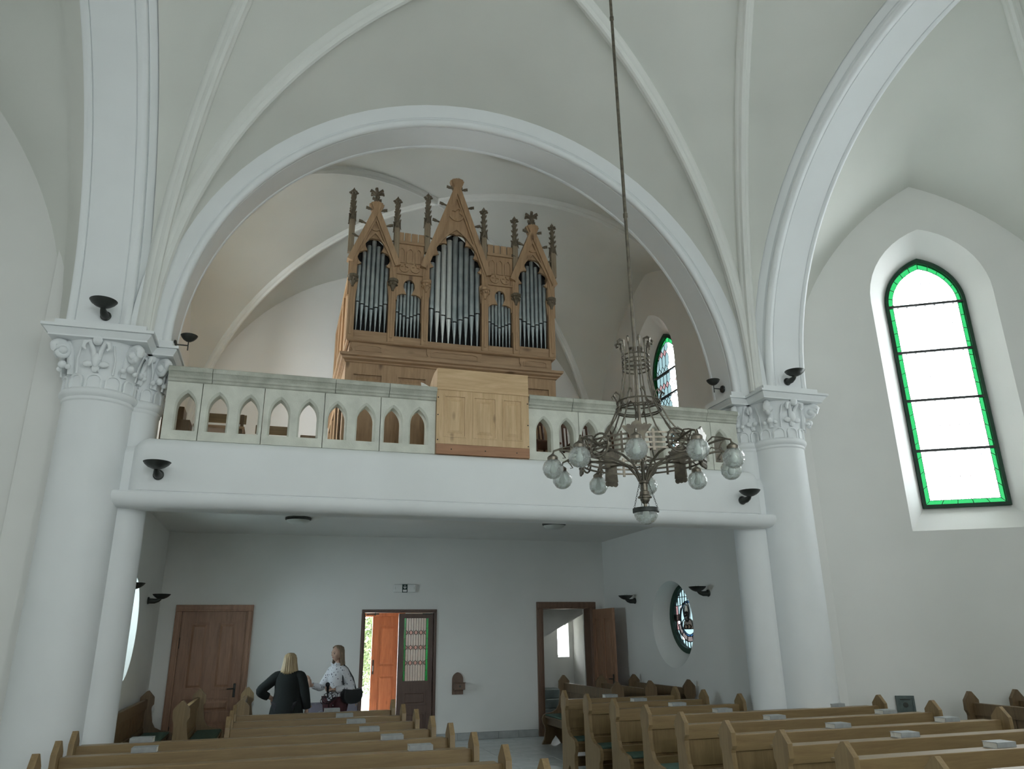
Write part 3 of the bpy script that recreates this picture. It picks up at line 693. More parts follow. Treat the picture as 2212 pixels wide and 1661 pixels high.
# stair room beyond the right door
mb = MB(); mb.grid([[(4.7, 15.0, 0), (4.7, 17.3, 0)], [(4.7, 15.0, 3), (4.7, 17.3, 3)]]); 
loops = [[(4.7, -.2), (6.85, -.2), (6.85, 3), (4.7, 3)], [(6.36, 1.32), (6.64, 1.32), (6.64, 2.10), (6.36, 2.10)]]
flat = [p for l in loops for p in l]; tri = tessellate_polygon([[Vector((a, b, 0)) for a, b in l] for l in loops]); mb.add([(a, 17.3, b) for a, b in flat], tri)
mb.grid([[(a, 17.3, b) for a, b in loops[1]], [(a+(.06 if a > 6.5 else -.0), 17.65, b) for a, b in loops[1]]], cv=True)
mb.grid([[(6.75, 15.0, 0), (6.75, 17.3, 0)], [(6.75, 15.0, 3), (6.75, 17.3, 3)]]); mb.box(4.7, 6.85, 15.0, 17.3, 2.75, 2.85)
mb.box(4.6, 5.06, 15.0, 15.02, 0, 2.8); mb.box(6.1, 6.8, 15.0, 15.02, 0, 2.8); mb.box(5.06, 6.1, 15.0, 15.02, 2.33, 2.8)
struct('wall_stair', mb, P_, 'white stair room walls seen through the right door', 'wall', 0)
mb = MB(); mb.prism([(4.7, 1.22), (6.72, 2.26), (6.72, 2.75), (4.7, 2.75)], (0, 16.5, 0), (1, 0, 0), (0, 0, 1), (0, 1, 0), .78); struct('ceiling_stair', mb, P_, 'sloping underside of the loft stairs seen through the right door', 'ceiling', 0)
wn = thing('window_15', 'narrow window in the stair room seen through the right door', 'window', (6.5, 17.6, 1.32), kind='structure')
mb = MB(); mb.prism([(-.15, 0), (.2, 0), (.2, .79), (-.15, .79)], (0, 0, 0), (1, 0, 0), (0, 0, 1), (0, 1, 0), .04, [[(-.11, .04), (.16, .04), (.16, .75), (-.11, .75)]]); obj('frame', mb, M['white'], wn, 0)
mb = MB(); mb.box(-.11, .16, .015, .02, .04, .75); obj('pane', mb, M['g_clear'], wn, 0)
portal(6.52, 17.75, 1.72, 0, -1, .4, .85)
mb = MB(); mb.box(4.7, 6.8, YB, 17.3, -.1, 0); struct('floor_stair', mb, M['tile'], 'grey stair room floor', 'floor', 0)
st = thing('staircase', 'grey stone steps seen through the right door', 'stairs', (5.45, 15.6, 0), kind='structure')
sg = mat('grey_green_step', (.22, .27, .26), .6, var=.1, scale=6)
for i in range(4):
    mb = MB(); mb.box(-.72, .75, i*.28, 1.6, i*.17, (i+1)*.17, .008); obj('step', mb, sg, st, 0)
# skirting tiles along the back wall
bb = tag(obj('baseboard_back', MB().box(2.96, 4.93, YB-.006, YB-.001, .001, .125), M['grout'], None, 0), 'grey tiled skirting along the back wall right of the middle door', 'baseboard', None, 'structure')
for i in range(5):
    mb = MB(); mb.box(2.985+i*.392, 2.985+i*.392+.386, YB-.018, YB-.005, .002, .12, .003); obj('tile', mb, M['skirt'], bb, 0)
# outdoors, seen through the porch
mb = MB(); mb.box(-14, 20, 16.8, 45, -.35, -.25); struct('ground', mb, mat('pale_gravel', (.62, .60, .55), .9, var=.12, scale=8), 'pale sunlit yard outside the open door', 'ground', 0)

# ================================================================== LOFT FRONT
bal_y, bz0, bz1 = 8.58, 3.862, 4.52
ba_l = thing('balustrade', 'grey stone balustrade with pointed openings left of the wooden console', 'balustrade', (XC, bal_y, bz0))
ba_r = thing('balustrade', 'grey stone balustrade with pointed openings right of the wooden console', 'balustrade', (XC, bal_y, bz0))
def stone_panel(x0, x1, centres):
    mb = MB(); hs = [[(a, b) for a, b in pointed(.098, .105, .36, .545, 7, c)] for c in centres]
    hs2 = [[(a, b) for a, b in pointed(.118, .105, .37, .575, 7, c)] for c in centres]
    q = [(x0+.004, 0), (x1-.004, 0), (x1-.004, bz1-bz0), (x0+.004, bz1-bz0)]
    mb.prism(q, (0, .03, 0), (1, 0, 0), (0, 0, 1), (0, 1, 0), .14, hs)
    loops = [q]+hs2; flat = [p for l in loops for p in l]; mb.add([(a, 0, b) for a, b in flat], tessellate_polygon([[Vector((a, b, 0)) for a, b in l] for l in loops]))
    for i in range(4): a, b = q[i], q[(i+1) % 4]; mb.add([(a[0], 0, a[1]), (b[0], 0, b[1]), (b[0], .03, b[1]), (a[0], .03, a[1])], [(0, 1, 2, 3)])
    for h1, h2 in zip(hs2, hs): mb.grid([[(a, 0, b) for a, b in h1], [(a, .03, b) for a, b in h2]], cv=True)
    obj('panel', mb, M['stone'], ba_l if x1 < 0 else ba_r, 30)
xl = [-1.34, -.97, -.31, .36, 1.01, 1.675]; cl = [[-1.12], [-.79, -.46], [-.13, .19], [.51, .84], [1.16, 1.47]]
xr = [2.85, 3.53, 4.19, 4.84, 5.45, 5.86]; cr_ = [[3.06, 3.37], [3.68, 3.99], [4.31, 4.63], [4.95, 5.27], [5.60]]
for i in range(5):
    stone_panel(xl[i]-XC, xl[i+1]-XC, [c-XC for c in cl[i]]); stone_panel(xr[i]-XC, xr[i+1]-XC, [c-XC for c in cr_[i]])
cp = [(.0, .655), (-.02, .665), (-.02, .69), (-.035, .70), (-.035, .725), (-.06, .755), (-.075, .765), (-.075, .81), (-.05, .825), (.22, .825), (.245, .81), (.245, .765), (.2, .70), (.18, .655)]
for g in ((-1.34, -.88, .47, 1.10, 1.675), (2.85, 3.44, 4.5, 5.39, 5.86)):
    for a, b in zip(g[:-1], g[1:]):
        mb = MB(); mb.grid([[(a+.003-XC, y, z) for y, z in cp], [(b-.003-XC, y, z) for y, z in cp]], cv=True)
        for x in (a+.003, b-.003): mb.add([(x-XC, y, z) for y, z in cp], [tuple(range(len(cp)))])
        obj('coping', mb, M['stone2'], ba_l if b < XC else ba_r, 0)
# organ console set into the balustrade
co = thing('organ_console', 'pale pine organ console box set into the middle of the balustrade', 'console', (XC, 8.535, 3.86))
hw = .585
lp = framed(co, 'front_board', -hw, hw, .125, .80, 0, .03, [(-.50, -.22, .21, .74), (-.135, .165, .21, .74), (.24, .50, .21, .74)], M['pale'], M['pale_x'])
mb = MB(); mb.box(-hw, hw, -.006, .03, .0, .122, .003); obj('plinth_board', mb, M['plinth'], co, 0)
mb = MB(); mb.box(-hw-.012, hw+.015, -.012, .62, .80, .825, .003); obj('ledge', mb, M['pale_x'], co, 0)
mb = MB(); mb.box(-hw, hw, .0, .025, .825, 1.08, .003); obj('upper_board', mb, M['pale_x'], co, 0)
side = [(.025, .825), (.62, .825), (.60, .92), (.42, 1.03), (.24, 1.08), (.025, 1.08)]
for x in (-hw, hw-.025):
    mb = MB(); mb.prism(side, (x, 0, 0), (0, 1, 0), (0, 0, 1), (1, 0, 0), .025); obj('cheek', mb, M['pale'], co, 0)
    mb = MB(); mb.box(x, x+.025, .03, .62, .0, .80); obj('side_board', mb, M['pale'], co, 0)
mb = MB(); mb.grid([[(-hw+.025, y, z-.004) for y, z in side[2:]], [(hw-.025, y, z-.004) for y, z in side[2:]]]); obj('lid', mb, M['pale_x'], co, 30)
for i, (x, z) in enumerate(((-.57, .70), (-.57, .48), (-.57, .17), (.57, .70), (.57, .42), (.57, .15), (-.4, .06), (.02, .06), (.42, .06))):
    mb = MB(); mb.sphere((x, -.004, z), .008, 8, 6); obj('nail_head', mb, M['iron'], co)
pm = MB(); pm.add([(0, 0, 0), (.13, 0, 0), (.13, .16, 0), (0, .16, 0), (.02, .03, .07), (.0, .1, .10), (.015, .13, .02)], [(0, 1, 2, 3), (0, 4, 5, 6), (0, 1, 4)]); pm.box(0, .15, .02, .14, .002, .008)
o = obj('sheet_music', pm, M['paper'], None, 0); o.location = (1.50, bal_y+.02, bz0+.826); tag(o, 'white folded sheet lying on the coping beside the console', 'paper')

# ================================================================== ORGAN
og = thing('pipe_organ', 'gothic revival pipe organ in brown pine with gables and pinnacles', 'organ', (XC, 10.2, 3.866))
W2 = 1.585; DPT = 3.7; PN, PX = M['pine'], M['pine_x']
# lower case
mb = MB(); mb.box(-W2+.03, W2-.03, .08, DPT, 0, 1.70); obj('lower_case', mb, PX, og, 0)
lw = 1.63/2
npan = 5; pw = (2*W2)/npan
pans = [(-W2+pw*i+.10, -W2+pw*(i+1)-.10, .22, 1.50) for i in range(npan)]
framed(og, 'lower_front', -W2, W2, .0, 1.66, .0, .075, pans, PN, PX)
sp = [(.28+i*.86, .28+i*.86+.62, .22, 1.50) for i in range(4)]
for sx in (-1, 1):
    mb = MB(); mb.prism([(.08, 0), (DPT, 0), (DPT, 1.66), (.08, 1.66)], (sx*W2, 0, 0), (0, 1, 0), (0, 0, 1), (-sx, 0, 0), .05, [[(a, c), (b, c), (b, d), (a, d)] for a, b, c, d in sp]); s_ = obj('lower_side', mb, PN, og, 0)
    for a, b, c, d in sp: m2 = MB(); m2.box(min(sx*(W2-.03), sx*(W2-.045)), max(sx*(W2-.03), sx*(W2-.045)), a, b, c, d); obj('panel', m2, PN, s_, 0)
cpf = [(.02, 1.64), (-.02, 1.66), (-.02, 1.68), (-.06, 1.70), (-.065, 1.725), (-.095, 1.74), (-.10, 1.775), (-.06, 1.79), (.06, 1.80)]
def ringmould(prof, name, m):
    mb = MB(); rows = []
    for y, z in prof: rows.append([(-W2+y, DPT, z), (-W2+y, y, z), (W2-y, y, z), (W2-y, DPT, z)])
    mb.grid(rows); return obj(name, mb, m, og, 0)
ringmould(cpf, 'cornice', PX)
# middle frieze with its shallow carved fields
mb = MB(); mb.box(-W2+.04, W2-.04, .05, DPT, 1.78, 2.0); obj('frieze', mb, PX, og, 0)
for a, b in ((-1.52, -1.02), (-.92, -.53), (-.42, .42), (.53, .92), (1.02, 1.52)):
    mb = MB(); k = .04 if abs(a+b) > 1 and b-a < .45 else .0
    mb.prism([(a, 1.815), (b, 1.815), (b-.02, 1.86), (b, 1.90), (b, 1.975), (a, 1.975), (a, 1.90), (a+.02, 1.86)], (0, .03+k, 0), (1, 0, 0), (0, 0, 1), (0, 1, 0), .05); f_ = obj('frieze_field', mb, PX, og, 0)
    m2 = MB(); m2.prism([(a+.06, 1.85), (b-.06, 1.85), (b-.06, 1.92), (b-.12, 1.945), (a+.12, 1.945), (a+.06, 1.92)], (0, .02+k, 0), (1, 0, 0), (0, 0, 1), (0, 1, 0), .015, [[(a+.075, 1.86), (b-.075, 1.86), (b-.075, 1.915), (b-.125, 1.933), (a+.125, 1.933), (a+.075, 1.915)]]); obj('carved_border', m2, PX, f_, 0)
bp = [(.03, 1.975), (0, 1.985), (-.01, 2.0), (-.01, 2.015), (.03, 2.03)]; ringmould(bp, 'base_moulding', PX)
# upper case body (sides, roof)
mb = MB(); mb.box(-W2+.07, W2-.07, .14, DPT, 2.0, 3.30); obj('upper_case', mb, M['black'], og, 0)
for sx in (-1, 1):
    sp2 = [(.26+i*.84, .26+i*.84+.60, 2.16, 3.42) for i in range(4)]
    mb = MB(); mb.prism([(.10, 2.02), (DPT, 2.02), (DPT, 3.56), (.10, 3.56)], (sx*(W2-.02), 0, 0), (0, 1, 0), (0, 0, 1), (-sx, 0, 0), .05, [[(a, c), (b, c), (b, d), (a, d)] for a, b, c, d in sp2]); s_ = obj('upper_side', mb, PN, og, 0)
    for a, b, c, d in sp2: m2 = MB(); m2.box(min(sx*(W2-.05), sx*(W2-.065)), max(sx*(W2-.05), sx*(W2-.065)), a, b, c, d); obj('panel', m2, PN, s_, 0)
# posts between the pipe fields
PXs = [-1.555, -.965, -.465, .465, .965, 1.555]
for i, x in enumerate(PXs):
    mb = MB(); hwp = .052; mb.box(x-hwp, x+hwp, .0, .14, 2.02, 3.42, .006); mb.box(x-.02, x+.02, -.012, .01, 2.08, 2.95, .004); p_ = obj('post', mb, PN, og, 0)
    z = 2.98 if abs(x) > 1.5 or .9 < abs(x) < 1 else 3.02
    mb = MB(); mb.lathe([(.0, z-.16), (.022, z-.14), (.02, z-.12), (.05, z-.06), (.062, z-.01), (.08, z), (.08, z+.035), (.06, z+.05), (.03, z+.06)], (x, -.005, 0), 8); 
    for k in range(5): mb.sphere((x+.055*math.cos(PI+k*PI/4), -.005+.055*math.sin(PI+k*PI/4), z-.04), .022, 6, 5)
    obj('corbel', mb, M['dark_carve'] if i in (0, 1, 4, 5) else PN, p_, 40)
# pipe fields: (centre, half width, z of foot, springing, apex, pipe count, kind)
def cusped(hw, zs, za, n, cx):
    """pointed arch outline broken into small round cusps"""
    base = pointed(hw, zs-.2, zs, za, 24, cx)[2:]
    pts = []; m = len(base)-1
    for k in range(n):
        a = base[int(round(k*m/n))]; b = base[int(round((k+1)*m/n))]; dx, dz = b[0]-a[0], b[1]-a[1]; L_ = math.hypot(dx, dz); nx_, nz_ = dz/L_, -dx/L_
        mx_, mz_ = (a[0]+b[0])/2, (a[1]+b[1])/2; o_ = 1 if (nx_*(mx_-cx)+nz_*(mz_-zs)) > 0 else -1
        for q in range(7):
            t_ = q/6; bl = .42*L_*math.sin(PI*t_)**.8 if 0 < t_ < 1 else 0
            pts.append((a[0]+dx*t_+o_*nx_*(bl-.16*L_), a[1]+dz*t_+o_*nz_*(bl-.16*L_)))
    return pts
def arch_board(name, cx, x0, x1, z0, z1, opening, y, th, m, roofpts=None):
    outer = roofpts or [(x0, z0), (x1, z0), (x1, z1), (x0, z1)]
    zb = outer[0][1]; loop = [outer[0], (opening[0][0], zb)]+list(reversed(opening[2:]))+[(opening[1][0], zb)]+outer[1:]
    mb = MB(); mb.prism(loop, (0, y, 0), (1, 0, 0), (0, 0, 1), (0, 1, 0), th); return obj(name, mb, m, og, 25)
def pipe(x, z0, mouth, ztop, r, m, y=.085):
    mb = MB(); mb.lathe([(r*.22, z0), (r*.25, z0+.02), (r*.97, mouth-.012), (r, mouth)], (x, y, 0), 16); p_ = obj('pipe', mb, m, og, 60)
    mb = MB(); mb.lathe([(r, mouth+.014), (r, ztop-.004), (r*.92, ztop)], (x, y, 0), 16); mb.lathe([(r*.7, mouth-.005), (r*.7, mouth+.02)], (x, y+.01, 0), 10); obj('pipe_body', mb, m, p_, 60)
    mb = MB(); mb.box(x-r*.62, x+r*.62, y-r*1.02, y-r*.6, mouth-.004, mouth+.012); obj('mouth', mb, M['black'], p_, 0)
    m2 = MB(); m2.prism([(x-r*.62, mouth+.014), (x+r*.62, mouth+.014), (x+r*.62, mouth+r*1.5), (x, mouth+r*2.1), (x-r*.62, mouth+r*1.5)], (0, y-r*.93, 0), (1, 0, 0), (0, 0, 1), (0, 1, 0), .006); obj('upper_lip', m2, m, p_, 0)
for cx, hwf, zf, zs, za, n, kind in ((-1.26, .242, 2.17, 3.02, 3.66, 7, 't'), (1.26, .242, 2.17, 3.02, 3.66, 7, 't'), (-.715, .19, 2.13, 2.74, 3.10, 7, 's'), (.715, .19, 2.13, 2.74, 3.10, 7, 's'), (0, .405, 2.10, 3.12, 3.92, 9, 'c')):
    for i in range(n):
        k = abs(i-(n-1)/2)/((n-1)/2); r = hwf/n*.93; x = cx-hwf+hwf*2*(i+.5)/n
        mouth = zf+{'t': .36, 's': .32, 'c': .36}[kind]+{'t': .10, 's': .08, 'c': .18}[kind]*k*(1 if kind != 'c' else 1)
        top = za+.03-(za-zs)*k*.82
        if kind != 's':
            h_ = za-zs; c_ = (h_*h_-hwf*hwf)/(2*hwf); top = zs+math.sqrt(max(0, (hwf+c_)**2-(abs(x-cx)+c_)**2))+.015
        m_ = M['pipe_new'] if (kind == 'c' and i in (1, 2, 3)) else M['pipe']
        pipe(x, zf, mouth, top, r, m_)
    mb = MB(); mb.box(cx-hwf-.01, cx+hwf+.01, .03, .13, 2.03, zf, .004); obj('pipe_sill', mb, PX, og, 0)
    if kind == 's':
        op = [(cx-hwf, zs-.35), (cx+hwf, zs-.35), (cx+hwf, zs)]
        op += [(cx+hwf-.11+.11*math.cos(a), zs+.09*math.sin(a)) for a in frange(0, PI*.62, 6)]+[(cx+.085*math.cos(a), zs+.22+.11*math.sin(a)) for a in frange(-.5, PI+.5, 14)]
        op += [(cx-hwf+.11+.11*math.cos(a), zs+.09*math.sin(a)) for a in frange(PI*.38, PI, 6)]
        b_ = arch_board('small_field_board', cx, cx-.215, cx+.215, zs-.36+.0, 3.70, op, .03, .05, PN)
        for j in range(3):     # blind lancets
            c_ = cx+(j-1)*.128; out = pointed(.054, 3.34, 3.52, 3.61, 6, c_); inn_ = pointed(.036, 3.36, 3.52, 3.585, 6, c_)
            m2 = MB(); m2.prism(out, (0, .012, 0), (1, 0, 0), (0, 0, 1), (0, 1, 0), .02, [inn_]); obj('blind_lancet', m2, PN, b_, 30)
        for j in range(2):     # quatrefoil circles
            c_ = cx-.085+j*.17; m2 = MB(); m2.prism([(c_+.075*math.cos(a), 3.26+.075*math.sin(a)) for a in frange(0, 2*PI, 16)[:-1]], (0, .012, 0), (1, 0, 0), (0, 0, 1), (0, 1, 0), .02, [[(c_+(.042+.018*math.cos(4*a))*math.cos(a), 3.26+(.042+.018*math.cos(4*a))*math.sin(a)) for a in frange(0, 2*PI, 24)[:-1]]]); obj('quatrefoil', m2, PN, b_, 30)
        m2 = MB(); m2.box(cx-.215, cx+.215, .0, .06, 3.66, 3.71, .005); obj('string_moulding', m2, PX, b_, 0); m2 = MB(); m2.box(cx-.215, cx+.215, .0, .04, 3.14, 3.165, .004); obj('string_moulding', m2, PX, b_, 0)
        for j in range(4):
            m2 = MB(); x_ = cx-.20+j*.108; m2.box(x_, x_+.094, .02, .06, 3.705, 3.86, .004); obj('merlon', m2, PN, og, 0)
    else:
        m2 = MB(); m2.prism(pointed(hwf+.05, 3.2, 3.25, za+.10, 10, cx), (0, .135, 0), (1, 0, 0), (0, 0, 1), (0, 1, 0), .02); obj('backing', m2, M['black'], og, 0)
        ow = hwf+.075; apex = 4.22 if kind == 't' else 4.86; base_z = 3.30 if kind == 't' else 3.32
        op = [(cx-hwf, zs-.30), (cx+hwf, zs-.30)]+cusped(hwf+.01, zs-.02, za+.05, 8 if kind == 'c' else 6, cx)
        roof = [(cx-ow-.05, zs-.31), (cx+ow+.05, zs-.31), (cx+ow+.05, base_z), (cx+.012, apex), (cx-.012, apex), (cx-ow-.05, base_z)]
        gb = arch_board('gable', cx, 0, 0, 0, 0, op, .02, .05, PN, roof)
        # sloping gable mouldings
        for s_ in (-1, 1):
            m2 = MB(); a = Vector((cx+s_*(ow+.07), 0, base_z-.03)); b = Vector((cx, 0, apex+.03)); d = (b-a).normalized(); b = b+d*.055; nn = Vector((-d.z*1, 0, d.x)); nn = nn if nn.z > 0 else -nn; a = a+Vector((0, .004*s_, 0)); b = b+Vector((0, .004*s_, 0))
            m2.add([a+nn*q+Vector((0, y, 0)) for q in (-.075, .012) for y in (-.05, .10)]+[b+nn*q+Vector((0, y, 0)) for q in (-.075, .012) for y in (-.05, .10)], [(0, 1, 3, 2), (4, 6, 7, 5), (0, 1, 5, 4), (2, 3, 7, 6), (0, 2, 6, 4), (1, 3, 7, 5)])
            m2.add([a+nn*q+Vector((0, y, 0)) for q in (-.10, -.07) for y in (-.02, .06)]+[b+nn*q+Vector((0, y, 0)) for q in (-.10, -.07) for y in (-.02, .06)], [(0, 1, 3, 2), (4, 6, 7, 5), (0, 1, 5, 4), (2, 3, 7, 6), (0, 2, 6, 4), (1, 3, 7, 5)])
            ra = obj('raking_moulding', m2, PN, gb, 0)
            nck = 5 if kind == 'c' else 4
            for j in range(1, nck):
                f = (j+.6)/(nck+.2); p = a.lerp(b, f)+nn*.02; m3 = MB()
                o2 = nn*.055; m3.tube([p-nn*.02, p+o2*.5, p+o2+Vector((s_*.01, 0, 0)), p+o2+Vector((s_*.045, 0, .012)), p+o2*.6+Vector((s_*.07, 0, -.005))], [.012, .014, .024, .024, .008], 6)
                obj('crocket', m3, M['dark_carve'], gb, 60)
        # inner arch moulding and tracery
        ai, ao = pointed(hwf+.055, zs-.30, zs-.02, za+.10, 14, cx), pointed(hwf+.085, zs-.30, zs-.02, za+.135, 14, cx)
        m2 = MB(); m2.grid([[(x_, .0, z_) for x_, z_ in ai[2:]], [(x_, -.015, z_) for x_, z_ in ai[2:]], [(x_, -.015, z_) for x_, z_ in ao[2:]], [(x_, .022, z_) for x_, z_ in ao[2:]]]); obj('arch_moulding', m2, PN, gb, 30)
        zc = za+.235 if kind == 't' else 4.31; R_ = .085 if kind == 't' else .125
        m2 = MB(); m2.prism([(cx+R_*math.cos(a), zc+R_*math.sin(a)) for a in frange(0, 2*PI, 28)[:-1]], (0, -.005, 0), (1, 0, 0), (0, 0, 1), (0, 1, 0), .03, [[(cx+R_*(.60+.2*math.cos((3 if kind == 't' else 4)*a-PI*1.5))*math.cos(a), zc+R_*(.60+.2*math.cos((3 if kind == 't' else 4)*a-PI*1.5))*math.sin(a)) for a in frange(0, 2*PI, 36)[:-1]]]); obj('trefoil_tracery', m2, PN, gb, 30)
        for s_ in (-1, 1):
            m2 = MB(); x_, z_ = cx+s_*hwf*.72, zs+(za-zs)*.80+.06; q_ = .07 if kind == 't' else .12
            m2.prism([(x_, z_), (x_+s_*q_*.35, z_-q_*.1), (x_-s_*q_*.55, z_+q_*1.4)], (0, .012, 0), (1, 0, 0), (0, 0, 1), (0, 1, 0), .012); obj('spandrel_leaf', m2, M['dark_carve'], gb, 0)
        # finial
        m2 = MB(); zt_ = apex
        if kind == 't':
            m2.lathe([(.045, zt_-.04), (.038, zt_+.05), (.03, zt_+.18), (.02, zt_+.30), (.012, zt_+.36), (0, zt_+.38)], (cx, .03, 0), 8)
            for zz_, rr, nn_ in ((.06, .055, 4), (.15, .06, 4), (.27, .10, 6)):
                for k in range(nn_): a = 2*PI*k/nn_+.3; m2.tube([(cx, .03, zt_+zz_-.03), (cx+rr*.6*math.cos(a), .03+rr*.6*math.sin(a), zt_+zz_), (cx+rr*math.cos(a), .03+rr*math.sin(a), zt_+zz_+.012), (cx+rr*1.15*math.cos(a), .03+rr*1.15*math.sin(a), zt_+zz_-.015)], [.022, .022, .026, .010], 6)
        else:
            m2.lathe([(.05, zt_-.06), (.055, zt_+.0), (.03, zt_+.03), (0, zt_+.05)], (cx, .03, 0), 8)
            for s_ in (-1, 1): m2.sphere((cx+s_*.05, .03, zt_-.04), .04, 8, 6, (1.3, .8, .9))
        obj('finial', m2, M['dark_carve'], gb, 60)
# pinnacles
for x, zt in zip((-1.615, -.935, -.46, .45, .965, 1.615), (4.53, 4.49, 4.64, 4.53, 4.45, 4.42)):
    tall = x < 0 and x > -.6; zb = 3.40 if abs(x) > .5 else 3.55
    mb = MB(); zc = zt-.56; hq = .042; mb.box(x-hq, x+hq, -.02, .064, zb, zc, .005); p_ = obj('pinnacle', mb, M['weathered'], og, 0)
    mb = MB(); mb.lathe([(.05, zc-.02), (.035, zc+.12), (.026, zc+.42), (.014, zc+.52), (0, zt)], (x, .022, 0), 8); 
    for sx_ in (-1, 1): mb.prism([(x-.062, zc-.06), (x-.04, zc-.03), (x, zc+.10), (x+.04, zc-.03), (x+.062, zc-.06), (x, zc+.02)], (0, .022+sx_*.048-.006, 0), (1, 0, 0), (0, 0, 1), (0, 1, 0), .012); mb.prism([(-.04, zc-.06), (-.02, zc-.03), (.022, zc+.10), (.062, zc-.03), (.084, zc-.06), (.022, zc+.02)], (x+sx_*.048-.006, 0, 0), (0, 1, 0), (0, 0, 1), (1, 0, 0), .012)
    s_ = obj('spire', mb, M['dark_carve'], p_, 40)
    mb = MB()
    for j, rr in enumerate((.052, .046, .042, .036)):
        z = zc+.10+j*.092
        for k in range(4):
            a = k*PI/2+PI/4; mb.tube([(x, .022, z-.02), (x+rr*math.cos(a), .022+rr*math.sin(a), z-.005), (x+rr*1.35*math.cos(a), .022+rr*1.35*math.sin(a), z+.022)], [.018, .018, .007], 5)
    for k in range(6): a = k*PI/3; mb.sphere((x+.05*math.cos(a), .022+.05*math.sin(a), zt-.10), .026, 6, 5, (1, 1, .6))
    mb.sphere((x, .022, zt-.06), .03, 6, 5); o = obj('crocket', mb, M['dark_carve'], p_, 60); o['kind'] = 'stuff'

# ================================================================== CHANDELIER
CHX, CHY = 2.255, 4.40
ch = thing('chandelier', 'large brass ring chandelier with ten cut glass globes hanging over the pews', 'chandelier', (CHX, CHY, 2.45))
Zc = lambda z: z-2.45
BR = M['brass']
def ringpts(r, z, n=40): return [(r*math.cos(2*PI*i/n), r*math.sin(2*PI*i/n), Zc(z)) for i in range(n)]
mb = MB(); mb.tube([(0, 0, Zc(2.74)), (0, 0, Zc(9.62))], .0125, 12); rod = obj('rod', mb, BR, ch)
for z in (4.75, 6.6): m2 = MB(); m2.lathe([(.013, Zc(z)-.02), (.017, Zc(z)-.015), (.017, Zc(z)+.015), (.013, Zc(z)+.02)], n=12); obj('rod_joint', m2, BR, rod)
mb = MB(); mb.lathe([(.012, Zc(9.45)), (.05, Zc(9.55)), (.08, Zc(9.64))], n=16); obj('ceiling_rose', mb, BR, ch)
# upper crown: four small hoops
for z in (3.535, 3.565, 3.595, 3.63): m2 = MB(); m2.tube(ringpts(.092, z), .0055, 6, True); obj('crown_hoop', m2, BR, ch)
for z, r in ((3.235, .150), (3.295, .146), (3.25, .152)): m2 = MB(); m2.tube(ringpts(r, z), .0055, 6, True); obj('middle_hoop', m2, BR, ch)
# ten suspension rods in pairs, flaring out to the great ring, with scrolled heads
sus = None
for k in range(5):
    a0 = math.radians(-84+72*k)
    for s_ in (-1, 1):
        a = a0+s_*.20; cs, sn = math.cos(a), math.sin(a); m2 = MB()
        prof = [(.092, 3.70), (.092, 3.62), (.095, 3.5), (.115, 3.38), (.146, 3.27), (.20, 3.16), (.27, 3.06), (.36, 2.965)]
        m2.tube([(r*cs, r*sn, Zc(z)) for r, z in prof], .0055, 6); q = obj('suspension_rod', m2, BR, ch)
        m3 = MB(); t_ = (-sn*s_, cs*s_)
        m3.tube([(.092*cs, .092*sn, Zc(3.69)), (.094*cs, .094*sn, Zc(3.735)), (.115*cs+t_[0]*.012, .115*sn+t_[1]*.012, Zc(3.74)), (.128*cs+t_[0]*.02, .128*sn+t_[1]*.02, Zc(3.728)), (.124*cs+t_[0]*.02, .124*sn+t_[1]*.02, Zc(3.705)), (.112*cs+t_[0]*.015, .112*sn+t_[1]*.015, Zc(3.712))], [.006, .009, .010, .009, .007, .005], 6); obj('scroll_head', m3, BR, q)
        m3 = MB()
        m3.tube([(.14*cs, .14*sn, Zc(3.27)), (.15*cs+t_[0]*.01, .15*sn+t_[1]*.01, Zc(3.33)), (.162*cs+t_[0]*.03, .162*sn+t_[1]*.03, Zc(3.355)), (.17*cs+t_[0]*.045, .17*sn+t_[1]*.045, Zc(3.34)), (.164*cs+t_[0]*.04, .164*sn+t_[1]*.04, Zc(3.322))], [.004, .006, .007, .006, .004], 6)
        m3.tube([(.146*cs, .146*sn, Zc(3.29)), (.15*cs-t_[0]*.015, .15*sn-t_[1]*.015, Zc(3.25)), (.15*cs-t_[0]*.035, .15*sn-t_[1]*.035, Zc(3.245)), (.15*cs-t_[0]*.03, .15*sn-t_[1]*.03, Zc(3.265))], [.004, .006, .007, .004], 6); obj('curl', m3, BR, q)
